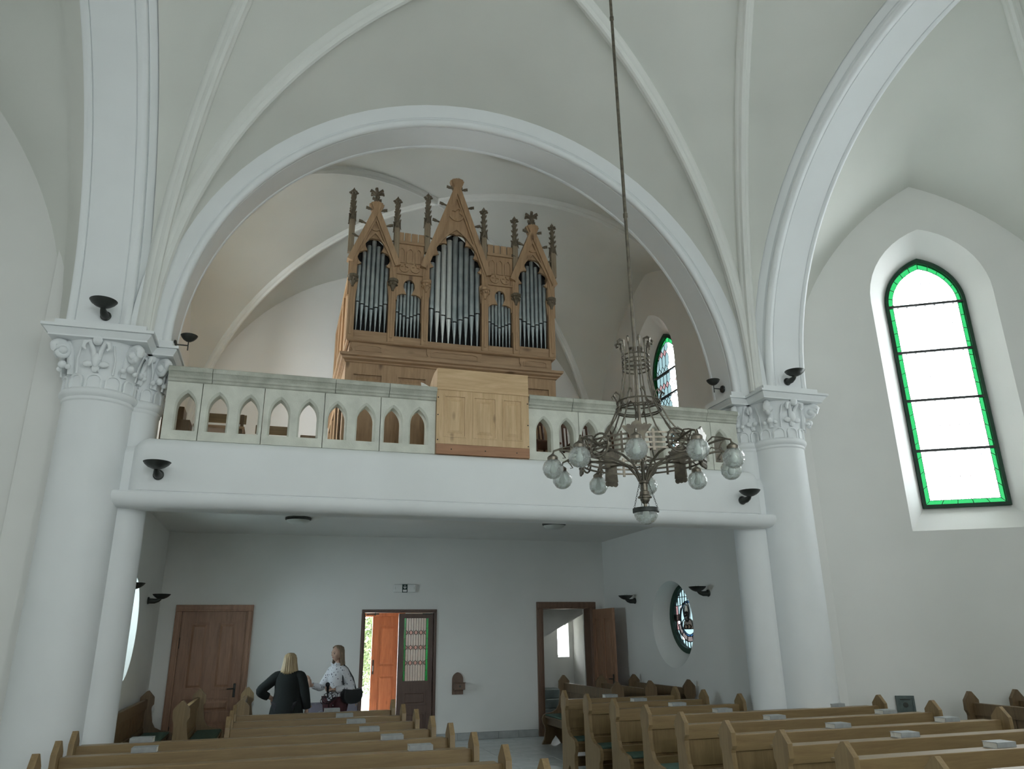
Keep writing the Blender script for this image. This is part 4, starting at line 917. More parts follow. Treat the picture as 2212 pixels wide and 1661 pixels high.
# great ring: four flat bands
RG = .405
for z in (2.885, 2.917, 2.949, 2.981):
    m2 = MB(); rows = [[((RG+d)*math.cos(2*PI*i/60), (RG+d)*math.sin(2*PI*i/60), Zc(z)+h) for d, h in ((-.003, -.006), (.003, -.006), (.003, .006), (-.003, .006))] for i in range(60)]
    m2.grid(rows, cu=True, cv=True); obj('band', m2, BR, ch, 40)
for k in range(5):
    a = math.radians(-120+72*k)
    # palmette plate: flared head, waist, three discs below
    rp = [(.050, -.10), (.046, -.05), (.044, .01), (.052, .05), (.078, .080), (.092, .100), (.078, .106), (.066, .100), (.058, .112), (.044, .112), (.036, .104), (.026, .122), (.012, .128)]
    out = rp+[(0, .140)]+[(-a_, b_) for a_, b_ in reversed(rp)]
    m2 = MB(); m2.prism(out, (RG+.012, 0, Zc(2.925)), (0, 1, 0), (0, 0, 1), (-1, 0, 0), .014); pl = obj('palmette_plate', m2, BR, ch, 20); pl.rotation_euler = (0, 0, a)
    for j in range(3): m3 = MB(); m3.lathe([(.0, -.006), (.019, -.006), (.021, 0), (.019, .006), (.010, .008), (0, .004)], (RG+.006, (j-1)*.030, Zc(2.81)), 14, axis='x'); m3.v = [(x, y, z) for x, y, z in m3.v]; obj('disc', m3, BR, pl)
    m3 = MB(); m3.tube([(RG+.012, -.03, Zc(2.84)), (RG+.012, .03, Zc(2.84))], .008, 6)
    for j in (-1, 0, 1): m3.tube([(RG+.006, j*.03, Zc(2.84)), (RG+.006, j*.03, Zc(2.825))], .006, 5)
    obj('disc_bar', m3, BR, pl)
    for s_ in (-1, 1):
        m3 = MB(); rr = RG; q = a+s_*.24; m3.box(-.006, .006, -.008, .008, Zc(2.865), Zc(3.0)); u_ = obj('upright', m3, BR, ch, 0); u_.location = (rr*math.cos(q), rr*math.sin(q), 0); u_.rotation_euler = (0, 0, q)
    # double circle ornament between the plates
    q = a+PI/5
    m2 = MB(); 
    for R_, w_ in ((.075, .007), (.045, .004)): m2.tube([(RG+.008, R_*math.cos(2*PI*i/26), Zc(2.935)+R_*math.sin(2*PI*i/26)) for i in range(26)], w_, 6, True)
    m2.tube([(RG+.008, -.075, Zc(2.935)), (RG+.008, .075, Zc(2.935))], .005, 6); m2.sphere((RG+.008, 0, Zc(2.935)), .012, 8, 6)
    o = obj('circle_ornament', m2, BR, ch); o.rotation_euler = (0, 0, q)
# globe shell with diamond cutting
def globe_mesh():
    mb = MB(); R = .066; nu, nv = 60, 30; rows = []
    for i in range(nu):
        row = []
        for j in range(nv+1):
            th = .32+(PI-.32)*j/nv; ph = 2*PI*i/nu; f = abs(math.sin(4*(ph*1.0+th*1.25)))*abs(math.sin(4*(ph*1.0-th*1.25)))
            r = R*(1+.05*f*min(1, math.sin(th)*2)); row.append((r*math.sin(th)*math.cos(ph), r*math.sin(th)*math.sin(ph), r*math.cos(th)))
        rows.append(row)
    mb.grid(rows, cu=True); rows = []
    for i in range(nu): rows.append([(R*.955*math.sin(.32+(PI-.32)*j/nv)*math.cos(2*PI*i/nu), R*.955*math.sin(.32+(PI-.32)*j/nv)*math.sin(2*PI*i/nu), R*.955*math.cos(.32+(PI-.32)*j/nv)) for j in range(nv+1)])
    mb.grid(rows, cu=True); return mb
def clear_glass():
    m = bpy.data.materials.new('cut_glass'); m.use_nodes = True; nt = m.node_tree; nt.nodes.clear(); N = nt.nodes.new; L = nt.links.new
    o = N('ShaderNodeOutputMaterial'); t = N('ShaderNodeBsdfTransparent'); t.inputs[0].default_value = (.95, .97, .96, 1); g = N('ShaderNodeBsdfGlossy'); g.inputs['Roughness'].default_value = .06
    d = N('ShaderNodeBsdfDiffuse'); d.inputs[0].default_value = (.85, .88, .87, 1); tl = N('ShaderNodeBsdfTranslucent'); tl.inputs[0].default_value = (.85, .88, .87, 1)
    lw_ = N('ShaderNodeLayerWeight'); lw_.inputs['Blend'].default_value = .35; tc = N('ShaderNodeTexCoord'); v = N('ShaderNodeTexVoronoi'); v.inputs['Scale'].default_value = 70; L(tc.outputs['Object'], v.inputs['Vector'])
    b = N('ShaderNodeBump'); b.inputs['Strength'].default_value = .5; b.inputs['Distance'].default_value = .006; L(v.outputs['Distance'], b.inputs['Height'])
    for q in (g, d, lw_): L(b.outputs[0], q.inputs['Normal'])
    m1 = N('ShaderNodeMixShader'); L(lw_.outputs['Facing'], m1.inputs[0]); L(t.outputs[0], m1.inputs[1]); L(g.outputs[0], m1.inputs[2])
    m2 = N('ShaderNodeMixShader'); m2.inputs[0].default_value = .5; L(d.outputs[0], m2.inputs[1]); L(tl.outputs[0], m2.inputs[2])
    m3 = N('ShaderNodeMixShader'); m3.inputs[0].default_value = .16; L(m1.outputs[0], m3.inputs[1]); L(m2.outputs[0], m3.inputs[2]); L(m3.outputs[0], o.inputs[0])
    return m
CG = clear_glass(); gm = None
for k in range(10):
    a = math.radians(-12+36*k); cs, sn = math.cos(a), math.sin(a); rz = (0, 0, a)
    # arm from the hub out through the ring and over to the globe
    if gm is None:
        m2 = MB(); prof = [(.030, 2.755), (.045, 2.79), (.10, 2.86), (.20, 2.905), (.32, 2.925), (.42, 2.935), (.50, 2.955), (.56, 2.962), (.592, 2.952), (.60, 2.925)]
        m2.tube([(r, 0, Zc(z)) for r, z in prof], [.008]*6+[.0075, .007, .0065, .006], 8); arm0 = obj('arm', m2, BR, ch)
        m3 = MB(); m3.tube([(.555, 0, Zc(2.96)), (.53, 0, Zc(2.93)), (.515, 0, Zc(2.905)), (.535, 0, Zc(2.905))], [.004, .005, .0045, .003], 6); m3.tube([(.43, 0, Zc(2.945)), (.48, 0, Zc(2.985)), (.53, 0, Zc(2.975)), (.56, 0, Zc(2.965))], [.004, .005, .005, .004], 6); sc0 = obj('arm_scroll', m3, BR, arm0)
        m3 = MB(); m3.lathe([(.006, Zc(2.935)), (.012, Zc(2.928)), (.028, Zc(2.918)), (.036, Zc(2.908)), (.036, Zc(2.888)), (.030, Zc(2.886)), (.030, Zc(2.892)), (0, Zc(2.895))], (.60, 0, 0), 20); cap0 = obj('globe_cap', m3, BR, arm0)
        g_ = globe_mesh(); gl0 = obj('globe', g_, CG, arm0, 0); gl0.location = (.60, 0, Zc(2.833))
        m3 = MB(); m3.lathe([(.010, .06), (.012, .04), (.012, .02), (.022, 0), (.024, -.015), (.016, -.032), (0, -.036)], n=12); bu0 = obj('bulb', m3, M['opal'], arm0); bu0.location = (.60, 0, Zc(2.833))
        gm = arm0; arm0.rotation_euler = rz
    else:
        ar = inst(arm0, ch, rot=rz)
        for q in (sc0, cap0, gl0, bu0): inst(q, ar)
# hub, lower bowl on chains
mb = MB(); mb.lathe([(.0, Zc(2.77)), (.028, Zc(2.768)), (.032, Zc(2.76)), (.032, Zc(2.74)), (.024, Zc(2.735)), (.024, Zc(2.69)), (.03, Zc(2.685)), (.034, Zc(2.66)), (.046, Zc(2.65)), (.046, Zc(2.643)), (.033, Zc(2.64)), (.030, Zc(2.625)), (.018, Zc(2.608)), (.012, Zc(2.603)), (.012, Zc(2.57)), (.016, Zc(2.565)), (.0, Zc(2.56))], n=24); hub = obj('hub', mb, BR, ch)
mb = MB(); mb.lathe([(.078, Zc(2.575)), (.083, Zc(2.575)), (.085, Zc(2.57)), (.085, Zc(2.548)), (.078, Zc(2.545))], n=40, cap=False); lr_ = obj('lower_ring', mb, M['iron'], ch)
mb = MB()
rows = []
for i in range(60):
    ph = 2*PI*i/60; row = []
    for j in range(17):
        th = PI*.5+PI*.5*j/16; f = abs(math.sin(6*(ph+th*1.5)))*abs(math.sin(6*(ph-th*1.5))); r = .077*(1+.025*f*min(1, (j+.2)/4)*math.sin(th)); row.append((r*math.sin(th)*math.cos(ph), r*math.sin(th)*math.sin(ph), Zc(2.548)+r*math.cos(th)))
    rows.append(row)
mb.grid(rows, cu=True); rows = [[(.073*math.sin(PI*.5+PI*.5*j/16)*math.cos(2*PI*i/60), .073*math.sin(PI*.5+PI*.5*j/16)*math.sin(2*PI*i/60), Zc(2.548)+.073*math.cos(PI*.5+PI*.5*j/16)) for j in range(17)] for i in range(60)]
mb.grid(rows, cu=True); obj('glass_bowl', mb, CG, ch, 0)
mb = MB(); mb.lathe([(.010, .03), (.012, .01), (.02, -.01), (.024, -.03), (.016, -.048), (0, -.052)], (0, 0, Zc(2.56)), 12); obj('bulb', mb, M['opal'], ch)
for k in range(4):
    a = PI/4+k*PI/2; p0 = Vector((.030*math.cos(a), .030*math.sin(a), Zc(2.745))); p1 = Vector((.080*math.cos(a), .080*math.sin(a), Zc(2.572))); n = 12; m2 = MB()
    d = (p1-p0)/n; dn = d.normalized(); s1 = dn.cross(Vector((math.cos(a), math.sin(a), 0))).normalized(); s2 = dn.cross(s1)
    for i in range(n):
        c_ = p0+d*(i+.5); sd = s1 if i % 2 else s2; m2.tube([c_+dn*(d.length*.62)*math.cos(2*PI*j/8)+sd*.0042*math.sin(2*PI*j/8) for j in range(8)], .0013, 4, True)
    o = obj('chain', m2, M['iron'], ch); o['kind'] = 'stuff'

# ================================================================== WALL LAMPS
def sconce(x, y, z, rz, label, small=False):
    """bowl uplight: local -y points away from the wall"""
    t = thing('wall_lamp', label, 'wall lamp', (x, y, z), rz, 'dark bowl uplights')
    B = M['bowl']
    mb = MB(); mb.lathe([(0, .0), (.052, -.0), (.055, -.008), (.05, -.022), (.02, -.03), (0, -.03)], (0, 0, 0), 24, axis='y'); obj('wall_plate', mb, B, t)
    mb = MB(); L = .14
    if small: mb.tube([(0, -.02, 0), (0, -.15, 0)], .008, 8); mb.tube([(0, -.15, -.06), (0, -.15, .05)], .007, 8)
    else: mb.tube([(0, -.02, -.005), (0, -.10, -.008), (0, -.15, .005), (0, -.185, .03)], [.042, .038, .03, .022], 12)
    obj('arm', mb, B, t)
    R = .095 if small else .135; by = -.15 if small else -.19
    zo = .045 if small else .018; prof = [(0, 0), (R*.3, .006), (R*.62, .026), (R*.86, .052), (R, .078), (R*.97, .08), (R*.84, .058), (R*.6, .034), (0, .014)]
    mb = MB(); mb.lathe([(r, zz+zo) for r, zz in prof], (0, by, 0), 32, cap=False); obj('bowl', mb, B, t)
    mb = MB(); zl = zo+.055; mb.tube([(-.05, by, zl-.03), (-.05, by, zl+.045), (-.046, by, zl+.045)], .004, 6); mb.tube([(.05, by, zl-.03), (.05, by, zl+.045), (.046, by, zl+.045)], .004, 6); mb.tube([(-.05, by, zl+.03), (.05, by, zl+.03)], .006, 8); obj('lamp_tube', mb, M['opal'], t)
    return t
YS = YC+3.60
def arch_pt(x, z): return YC+math.sqrt(max(0, 3.6**2-(z-ZS)**2))
sconce(-2.0+.01, arch_pt(0, 5.1)-.002, 5.10, 0, 'dark bowl uplight on the left transept arch above its capital')
sconce(6.56, arch_pt(0, 5.1)-.002, 5.10, 0, 'dark bowl uplight on the right transept arch above its capital')
sconce(-1.28, 8.445, 3.44, 0, 'dark bowl uplight at the left end of the balcony beam')
sconce(5.73, 8.445, 3.44, 0, 'dark bowl uplight at the right end of the balcony beam')
sconce(XC-3.628, 8.84, 5.05, math.radians(90), 'small dark uplight on a thin arm inside the left of the loft arch', True)
sconce(XC+3.628, 8.84, 5.11, math.radians(-90), 'small dark uplight on a thin arm inside the right of the loft arch', True)
sconce(XR-.002, 13.23, 2.39, math.radians(-90), 'dark uplight on the right wall between the round window and the open door')
sconce(XR-.002, 10.63, 2.39, math.radians(-90), 'dark uplight on the right wall between the round window and the column')
sconce(XL+.002, 13.23, 2.39, math.radians(90), 'dark uplight on the left wall nearest the closed brown door')
sconce(XL+.002, 10.63, 2.39, math.radians(90), 'dark uplight on the left wall in front of the round window')
# flush lamps under the balcony
for x, y, lb in ((.24, 12.45, 'flush opal ceiling lamp under the left half of the balcony'), (4.48, 12.19, 'flush opal ceiling lamp under the right half of the balcony')):
    t = thing('ceiling_lamp', lb, 'ceiling lamp', (x, y, 3.63), 0, 'flush lamps under the balcony')
    mb = MB(); mb.lathe([(0, 0), (.20, 0), (.205, -.012), (.20, -.035), (.185, -.045), (.18, -.03), (0, -.03)], n=40); obj('rim', mb, M['bowl'], t)
    mb = MB(); mb.lathe([(.185, -.035), (.175, -.06), (.14, -.088), (.08, -.105), (0, -.11)], n=36); obj('shade', mb, M['opal'], t, 60)

# ================================================================== PEWS
PEW_END = [(-.03, 1.06), (-.115, .965), (-.12, .86), (-.095, .825), (-.09, .80), (-.105, .70), (-.125, .60), (-.17, .525), (-.25, .485), (-.36, .47), (-.42, .44), (-.445, .385), (-.43, .32), (-.395, .27), (-.39, .20), (-.41, .08), (-.455, .0), (-.30, .0), (-.27, .05), (-.20, .13), (-.13, .05), (-.10, .0), (.09, .0), (.065, .10), (.06, .45), (.062, .80), (.085, .84), (.085, .86), (.085, .965), (.0, 1.055)]
def pew_end_mesh(h=1.06, th=.045):
    mb = MB(); k = h/1.06; P = [(a, b*k) for a, b in PEW_END]
    mb.prism(P, (-th/2, 0, 0), (0, 1, 0), (0, 0, 1), (1, 0, 0), th); return mb
end_cache = {}
def pew(x0, x1, y, label, group, mz, mxx, h=1.06, rz=0, loc=None, boards=False, book_ledge=True):
    """pew facing local -y; x0..x1 local ends"""
    L = x1-x0; t = thing('pew', label, 'pew', loc or ((x0+x1)/2, y, 0), rz, group); k = h/1.06
    key = (h, mz.name)
    for sx in (-1, 1):
        if key not in end_cache:
            e = obj('pew_end', pew_end_mesh(h), mz, t, 0); end_cache[key] = e
        else: e = inst(end_cache[key], t)
        e.location = (sx*(L/2-.0225), 0, 0)
    hl = L/2-.045
    def bx(name, y0, y1, z0, z1, m, x0_=-hl, x1_=hl, b=.004, p=t):
        mb = MB(); mb.box(x0_, x1_, y0, y1, z0*k, z1*k, b); return obj(name, mb, m, p, 0)
    bx('top_rail', -.025, .035, .80, .935, mxx); bx('back_core', .012, .022, .36, .80, mz)
    n = max(2, int(round(L/(.28 if boards else .62)))); 
    w_ = 2*hl/n
    for i in range(n):
        if boards: bx('back_board', -.004, .012, .46, .80, mz, -hl+i*w_+.004, -hl+(i+1)*w_-.004, .003)
        else: bx('back_panel', -.004, .012, .56, .80, mz, -hl+i*w_+.05, -hl+(i+1)*w_-.05, .003)
    if not boards:
        for i in range(n+1): bx('stile', -.016, .012, .53, .80, mz, max(-hl, -hl+i*w_-.05), min(hl, -hl+i*w_+.05), .003)
    bx('lower_rail', -.018, .03, .45, .53, mxx); bx('seat_board', -.40, .0, .405, .435, mxx); bx('seat_apron', -.36, -.335, .30, .405, mxx)
    cu = bx('cushion', -.395, -.03, .435, .462, M['cushion'], -hl+.01, hl-.01, .012)
    if book_ledge: bx('book_ledge', .035, .19, .905, .925, mxx); bx('foot_board', -.05, .02, .08, .2, mxx)
    return t
LX = [1.54, 1.55, 1.58, 1.60, 1.63, 1.66, 1.69, 1.74]; LY = [10.21, 9.47, 8.76, 7.97, 7.27, 6.52, 5.72, 5.0]
LL = [-.38, -.38, -.38, -1.6, -1.57, -1.54, -1.5, -1.46]
ordn = ['farthest', 'second', 'third', 'fourth', 'fifth', 'sixth', 'seventh', 'eighth', 'ninth']
GL, GR = 'oak pews of the left block', 'oak pews of the right block'
for i in range(8):
    pew(LL[i], LX[i], LY[i], 'oak pew left of the aisle, %s row%s' % (ordn[i], '' if i == 0 else ' counted from the back'), GL, M['oak_z'], M['oak'])
RX = [4.0, 4.03, 4.03, 4.0, 3.95, 3.93, 3.95, 3.94, 3.98]; RY = [10.75, 9.98, 9.12, 8.20, 7.32, 6.46, 5.69, 4.94, 4.17]
RE = [5.80, 5.82, 5.84, 7.20, 7.14, 7.14, 7.14, 7.14, 7.14]
for i in range(9):
    pew(RX[i], RE[i], RY[i], 'oak pew right of the aisle, %s row%s' % (ordn[i], '' if i == 0 else ' counted from the back'), GR, M['oak_z'], M['oak'])
# side pews under the balcony
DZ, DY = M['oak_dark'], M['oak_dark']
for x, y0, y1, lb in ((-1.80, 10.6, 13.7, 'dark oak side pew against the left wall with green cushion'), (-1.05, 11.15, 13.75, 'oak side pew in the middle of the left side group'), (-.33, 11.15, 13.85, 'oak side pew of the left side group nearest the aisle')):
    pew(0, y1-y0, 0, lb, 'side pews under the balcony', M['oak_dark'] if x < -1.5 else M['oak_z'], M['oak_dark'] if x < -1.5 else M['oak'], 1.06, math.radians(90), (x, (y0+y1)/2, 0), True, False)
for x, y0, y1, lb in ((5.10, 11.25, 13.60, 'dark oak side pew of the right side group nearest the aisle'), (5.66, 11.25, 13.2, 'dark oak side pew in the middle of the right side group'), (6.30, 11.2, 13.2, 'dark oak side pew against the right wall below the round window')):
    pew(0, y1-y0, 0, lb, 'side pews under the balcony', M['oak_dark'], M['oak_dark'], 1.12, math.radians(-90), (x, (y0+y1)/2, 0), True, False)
# transept pews at the right edge of the view
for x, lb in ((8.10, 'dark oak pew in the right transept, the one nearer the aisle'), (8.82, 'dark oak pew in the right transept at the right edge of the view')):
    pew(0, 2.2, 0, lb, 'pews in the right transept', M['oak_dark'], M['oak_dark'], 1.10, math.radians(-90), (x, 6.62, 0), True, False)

# ---- hymn books standing in the racks behind the rails
bk = {}
def book(x, y, label, side, tilt=0.):
    t = thing('hymn_book', label, 'book', (x, y+.035, .926), tilt, 'hymn books in the pew racks')
    if 'c' not in bk:
        mb = MB(); mb.box(-.095, .095, -.068, .068, 0, .004); mb.box(-.095, .095, -.068, .068, .042, .046); mb.box(-.095, .095, -.070, -.066, 0, .046); bk['c'] = obj('cover', mb, M['cover'], t, 0)
        mb = MB(); mb.box(-.092, .092, -.066, .064, .004, .042); bk['p'] = obj('pages', mb, M['paper'], t, 0)
    else: inst(bk['c'], t); inst(bk['p'], t)
    return t
BL = [(0, .78), (1, .87), (2, .93), (3, .98), (4, 1.10), (5, 1.22), (3, -1.05), (4, -.93)]
for i, x in BL: book(x, LY[i]+.075, 'hymn book on the %s left pew%s%s' % (ordn[i], ' from the back' if i else '', ' near the %s end' % ('aisle' if x > 0 else 'outer')), 'l', random.uniform(-.05, .05))
BRK = [(0, 4.78), (1, 4.86), (2, 4.98), (3, 5.06), (4, 5.14), (5, 5.24), (6, 5.30), (3, 6.62), (4, 6.58), (5, 6.55), (7, 5.5)]
for i, x in BRK: book(x, RY[i]+.075, 'hymn book on the %s right pew%s%s' % (ordn[i], ' from the back' if i else '', ' near the %s end' % ('aisle' if x < 6 else 'outer')), 'r', random.uniform(-.05, .05))

# ================================================================== SMALL THINGS
# emergency exit sign
t = thing('exit_sign', 'white emergency light with a green down arrow sign above the middle door', 'sign', (2.32, YB, 2.60))
mb = MB(); mb.box(-.21, .21, -.055, -.002, 0, .15, .012); obj('housing', mb, M['white'], t, 0)
gs = mat('sign_green', (.008, .035, .030), .5, var=.02); 
mb = MB(); mb.box(-.05, .05, -.058, -.05, 0, .15); sg_ = obj('sign_plate', mb, gs, t, 0)
mb = MB(); y = -.060; mb.prism([(-.006, .135), (.006, .135), (.006, .085), (.03, .11), (.03, .096), (0, .066), (-.03, .096), (-.03, .11), (-.006, .085)], (0, y, 0), (1, 0, 0), (0, 0, 1), (0, 1, 0), .003); obj('arrow', mb, M['white'], sg_, 0)
mb = MB(); mb.prism([(-.036, .012), (.036, .012), (.036, .05), (-.036, .05)], (0, y, 0), (1, 0, 0), (0, 0, 1), (0, 1, 0), .003); obj('door_symbol', mb, M['white'], sg_, 0)
for x in (-.19, .17): mb = MB(); mb.box(x, x+.018, -.058, -.05, .055, .105); obj('lamp_lens', mb, M['opal'], t, 0)
# alms box
AB = wood('alms_wood', (.20, .125, .085), (.13, .08, .055), 2, 10, .5)
t = thing('alms_box', 'small brown wooden alms box with pointed back board on the back wall', 'alms box', (3.37, YB, .78))
mb = MB(); mb.prism(pointed(.105, 0, .26, .385, 8), (0, -.022, 0), (1, 0, 0), (0, 0, 1), (0, 1, 0), .02); bb_ = obj('back_board', mb, AB, t, 0)
mb = MB(); mb.box(-.085, .115, -.15, -.022, .085, .20, .006); bx_ = obj('box', mb, AB, t, 0)
mb = MB(); mb.box(-.095, .125, -.16, -.022, .20, .212, .003); obj('lid', mb, AB, t, 0)
mb = MB(); mb.box(.0, .03, -.156, -.149, .13, .16); obj('lock', mb, M['iron'], bx_, 0)
# small plaque on the transept wall
cx, cy = AV[0][0]+.866*.80-.5*.02, AV[0][1]-.5*.80-.866*.02
t = thing('vent_cover', 'dark square iron vent cover low on the right transept wall', 'vent', (cx, cy, .80), math.radians(-30))
mb = MB(); mb.prism([(-.11, 0), (.11, 0), (.11, .21), (-.11, .21)], (0, -.02, 0), (1, 0, 0), (0, 0, 1), (0, 1, 0), .02, [[(-.085, .025), (.085, .025), (.085, .185), (-.085, .185)]]); vm_ = mat('green_grey_iron', (.09, .125, .115), .5, .2, var=.15, scale=18); obj('frame', mb, vm_, t, 0)
mb = MB(); mb.box(-.09, .09, -.012, -.004, .02, .19); pl_ = obj('plate', mb, vm_, t, 0)
mb = MB(); mb.tube([(-.06, -.016, .165), (.06, -.016, .165)], .006, 6); mb.lathe([(0, -.016), (.03, -.014), (.034, -.01)], (0, 0, .10), 14, axis='y'); obj('handle', mb, M['iron'], pl_)
# small table with patterned cloth by the wall
t = thing('side_table', 'small table under a mauve cloth with white leaves by the back wall', 'table', (1.08, 14.22, 0))
tw = mat('table_wood', (.30, .18, .09), .6)
mb = MB(); mb.box(-.38, .38, -.24, .24, .70, .735, .005); obj('table_top', mb, tw, t, 0)
for sx in (-1, 1):
    for sy in (-1, 1): mb = MB(); mb.box(sx*.34-.02, sx*.34+.02, sy*.2-.02, sy*.2+.02, 0, .70); obj('leg', mb, tw, t, 0)
def clothmat():
    m, nt, p = nodes('leaf_cloth'); N = nt.nodes.new; L = nt.links.new; tc = N('ShaderNodeTexCoord'); v = N('ShaderNodeTexVoronoi'); v.inputs['Scale'].default_value = 7.5; L(tc.outputs['Object'], v.inputs['Vector'])
    nz = N('ShaderNodeTexNoise'); nz.inputs['Scale'].default_value = 32; L(tc.outputs['Object'], nz.inputs['Vector']); a = N('ShaderNodeMath'); a.operation = 'MULTIPLY_ADD'; a.inputs[1].default_value = .55; L(nz.outputs[0], a.inputs[0]); L(v.outputs['Distance'], a.inputs[2])
    cr = N('ShaderNodeValToRGB'); cr.color_ramp.elements[0].position = .50; cr.color_ramp.elements[1].position = .54; cr.color_ramp.elements[0].color = (.62, .62, .62, 1); cr.color_ramp.elements[1].color = (.24, .22, .27, 1); L(a.outputs[0], cr.inputs[0]); L(cr.outputs[0], p.inputs['Base Color']); p.inputs['Roughness'].default_value = .9
    return m
mb = MB(); rows = []
for j, z in enumerate((.742, .742, .70, .58, .45)):
    row = []; n = 48
    for i in range(n):
        a = 2*PI*i/n; c_, s_ = math.cos(a), math.sin(a); k = 1/max(abs(c_)/.392, abs(s_)/.252)
        f = (.0 if j == 0 else 1)*k*(1+(.03*math.sin(9*a)*(j-1)/3 if j > 1 else 0)); row.append((c_*f, s_*f, z))
    rows.append(row)
mb.grid(rows, cv=True); o = obj('tablecloth', mb, clothmat(), None, 40); o.location = (1.08, 14.22, 0); tag(o, 'mauve tablecloth with white leaf pattern on the small table', 'tablecloth')

# ---- loft furniture glimpsed through the balustrade
for x0, x1, y, lb in ((-1.15, -.55, 9.75, 'low brown bench behind the left openings of the balustrade'), (-.45, .10, 10.2, 'low brown bench behind the middle left openings of the balustrade')):
    t = thing('bench', lb, 'bench', ((x0+x1)/2, y, 3.866), 0, 'benches in the loft'); hl = (x1-x0)/2
    mb = MB(); mb.box(-hl, hl, -.15, .15, .42, .455, .005); obj('seat', mb, M['pine_x'], t, 0)
    mb = MB(); mb.box(-hl, hl, .13, .15, .56, .68, .004); obj('backrest', mb, M['oak'], t, 0)
    for sx in (-1, 1): mb = MB(); mb.box(sx*(hl-.05)-.02, sx*(hl-.05)+.02, -.13, .15, 0, .42); mb.box(sx*(hl-.05)-.02, sx*(hl-.05)+.02, .11, .15, .42, .68); obj('leg', mb, M['oak_dark'], t, 0)
t = thing('stool', 'dark low stool behind the fifth opening of the balustrade', 'stool', (.30, 9.75, 3.866))
mb = MB(); mb.box(-.17, .12, -.12, .12, .36, .40, .004); obj('seat', mb, M['oak_dark'], t, 0)
for sx in (-.15, .10):
    for sy in (-.1, .1): mb = MB(); mb.box(sx-.015, sx+.015, sy-.015, sy+.015, 0, .36); obj('leg', mb, M['oak_dark'], t, 0)
t = thing('stacked_crate', 'dark stepped stack of boxes behind the leftmost opening', 'crate', (-1.33, 9.6, 3.866))
for i, (w2, h0, h1) in enumerate(((.16, 0, .46), (.12, .46, .62), (.07, .62, .76))): mb = MB(); mb.box(-.16, -.16+2*w2, -.14, .14, h0, h1, .004); obj('box', mb, M['oak_dark'], t, 0)
cf = wood('chair_wood', (.14, .06, .03), (.08, .035, .02), 2, 9, .45)
for x, y, rz, lb in ((3.35, 9.55, .25, 'dark wooden slat back chair behind the first opening right of the console'), (3.95, 9.6, -.1, 'dark wooden chair behind the third opening right of the console'), (4.75, 9.6, .1, 'dark wooden chair behind the openings near the chandelier')):
    t = thing('chair', lb, 'chair', (x, y, 3.866), rz, 'dark chairs in the loft')
    mb = MB(); mb.box(-.21, .21, -.21, .21, .43, .46, .008); obj('seat', mb, cf, t, 0)
    for sx in (-1, 1):
        mb = MB(); mb.tube([(sx*.18, -.18, 0), (sx*.18, -.17, .43)], .017, 8); obj('leg', mb, cf, t)
        mb = MB(); mb.tube([(sx*.18, .2, 0), (sx*.18, .18, .44), (sx*.18, .25, .90)], .017, 8); obj('leg', mb, cf, t)
        mb = MB(); mb.tube([(sx*.18, -.17, .2), (sx*.18, .19, .2)], .009, 6); obj('stretcher', mb, cf, t)
    mb = MB(); mb.box(-.19, .19, .235, .26, .80, .90, .005); br_ = obj('back_rail', mb, cf, t, 0)
    for j in range(4): mb = MB(); mb.tube([(-.12+j*.08, .195, .46), (-.12+j*.08, .24, .80)], .014, 6); obj('back_slat', mb, cf, t)

# ---- tree and hedge outside the open door
def leafy(name, label, x, y, z0, rx, ry, rz_, n, col):
    t = thing(name, label, 'tree', (x, y, -.25)); lm_ = mat(name+'_leaf', col, .6, var=.25, scale=4, col2=tuple(c*.5 for c in col))
    mb = MB(); mb.tube([(0, 0, 0), (.05, 0, z0*.6), (0, .05, z0+rz_*.5)], [.12, .09, .04], 8); obj('trunk', mb, M['oak_dark'], t)
    mb = MB(); R = random.Random(3)
    for i in range(n):
        a, b, q = R.uniform(0, 2*PI), R.uniform(-1, 1), R.random()**.4; s_ = math.sqrt(1-b*b); c_ = Vector((rx*q*s_*math.cos(a), ry*q*s_*math.sin(a), z0+rz_+rz_*q*b)); d = Vector((R.uniform(-1, 1), R.uniform(-1, 1), R.uniform(-1, 1))).normalized(); e = d.orthogonal().normalized(); f = d.cross(e); w_ = R.uniform(.05, .09)
        mb.add([c_-e*w_, c_+f*w_*.5, c_+e*w_, c_-f*w_*.5], [(0, 1, 2, 3)])
    o = obj('foliage', mb, lm_, t, 0); o['kind'] = 'stuff'
leafy('garden_tree', 'green tree in the yard beyond the open outer door', 3.2, 24.0, .6, 2.2, 1.4, 1.7, 9000, (.10, .15, .05))
leafy('garden_shrub', 'green shrub behind the tree beyond the open outer door', 2.6, 27.5, .2, 2.8, 1.3, 1.3, 6000, (.09, .13, .045))

# ================================================================== PEOPLE
def skin_mesh(nd, ed, root, sub=2):
    me = bpy.data.meshes.new('tmp'); keys = list(nd); me.from_pydata([nd[k][0] for k in keys], [(keys.index(a), keys.index(b)) for a, b in ed], []); me.update()
    o = bpy.data.objects.new('tmp', me); C.objects.link(o)
    md = o.modifiers.new('s', 'SKIN'); md.use_smooth_shade = True; md.branch_smoothing = .4
    sv = me.skin_vertices[0].data
    for i, k in enumerate(keys):
        r = nd[k][1]; sv[i].radius = r if isinstance(r, tuple) else (r, r); sv[i].use_root = (k == root)
    o.modifiers.new('d', 'SUBSURF').levels = sub
    dg = bpy.context.evaluated_depsgraph_get(); dg.update(); ev = o.evaluated_get(dg); m2 = bpy.data.meshes.new_from_object(ev)
    mb = MB(); mb.add([tuple(v.co) for v in m2.vertices], [tuple(p.vertices) for p in m2.polygons])
    bpy.data.objects.remove(o); bpy.data.meshes.remove(me); bpy.data.meshes.remove(m2)
    return mb
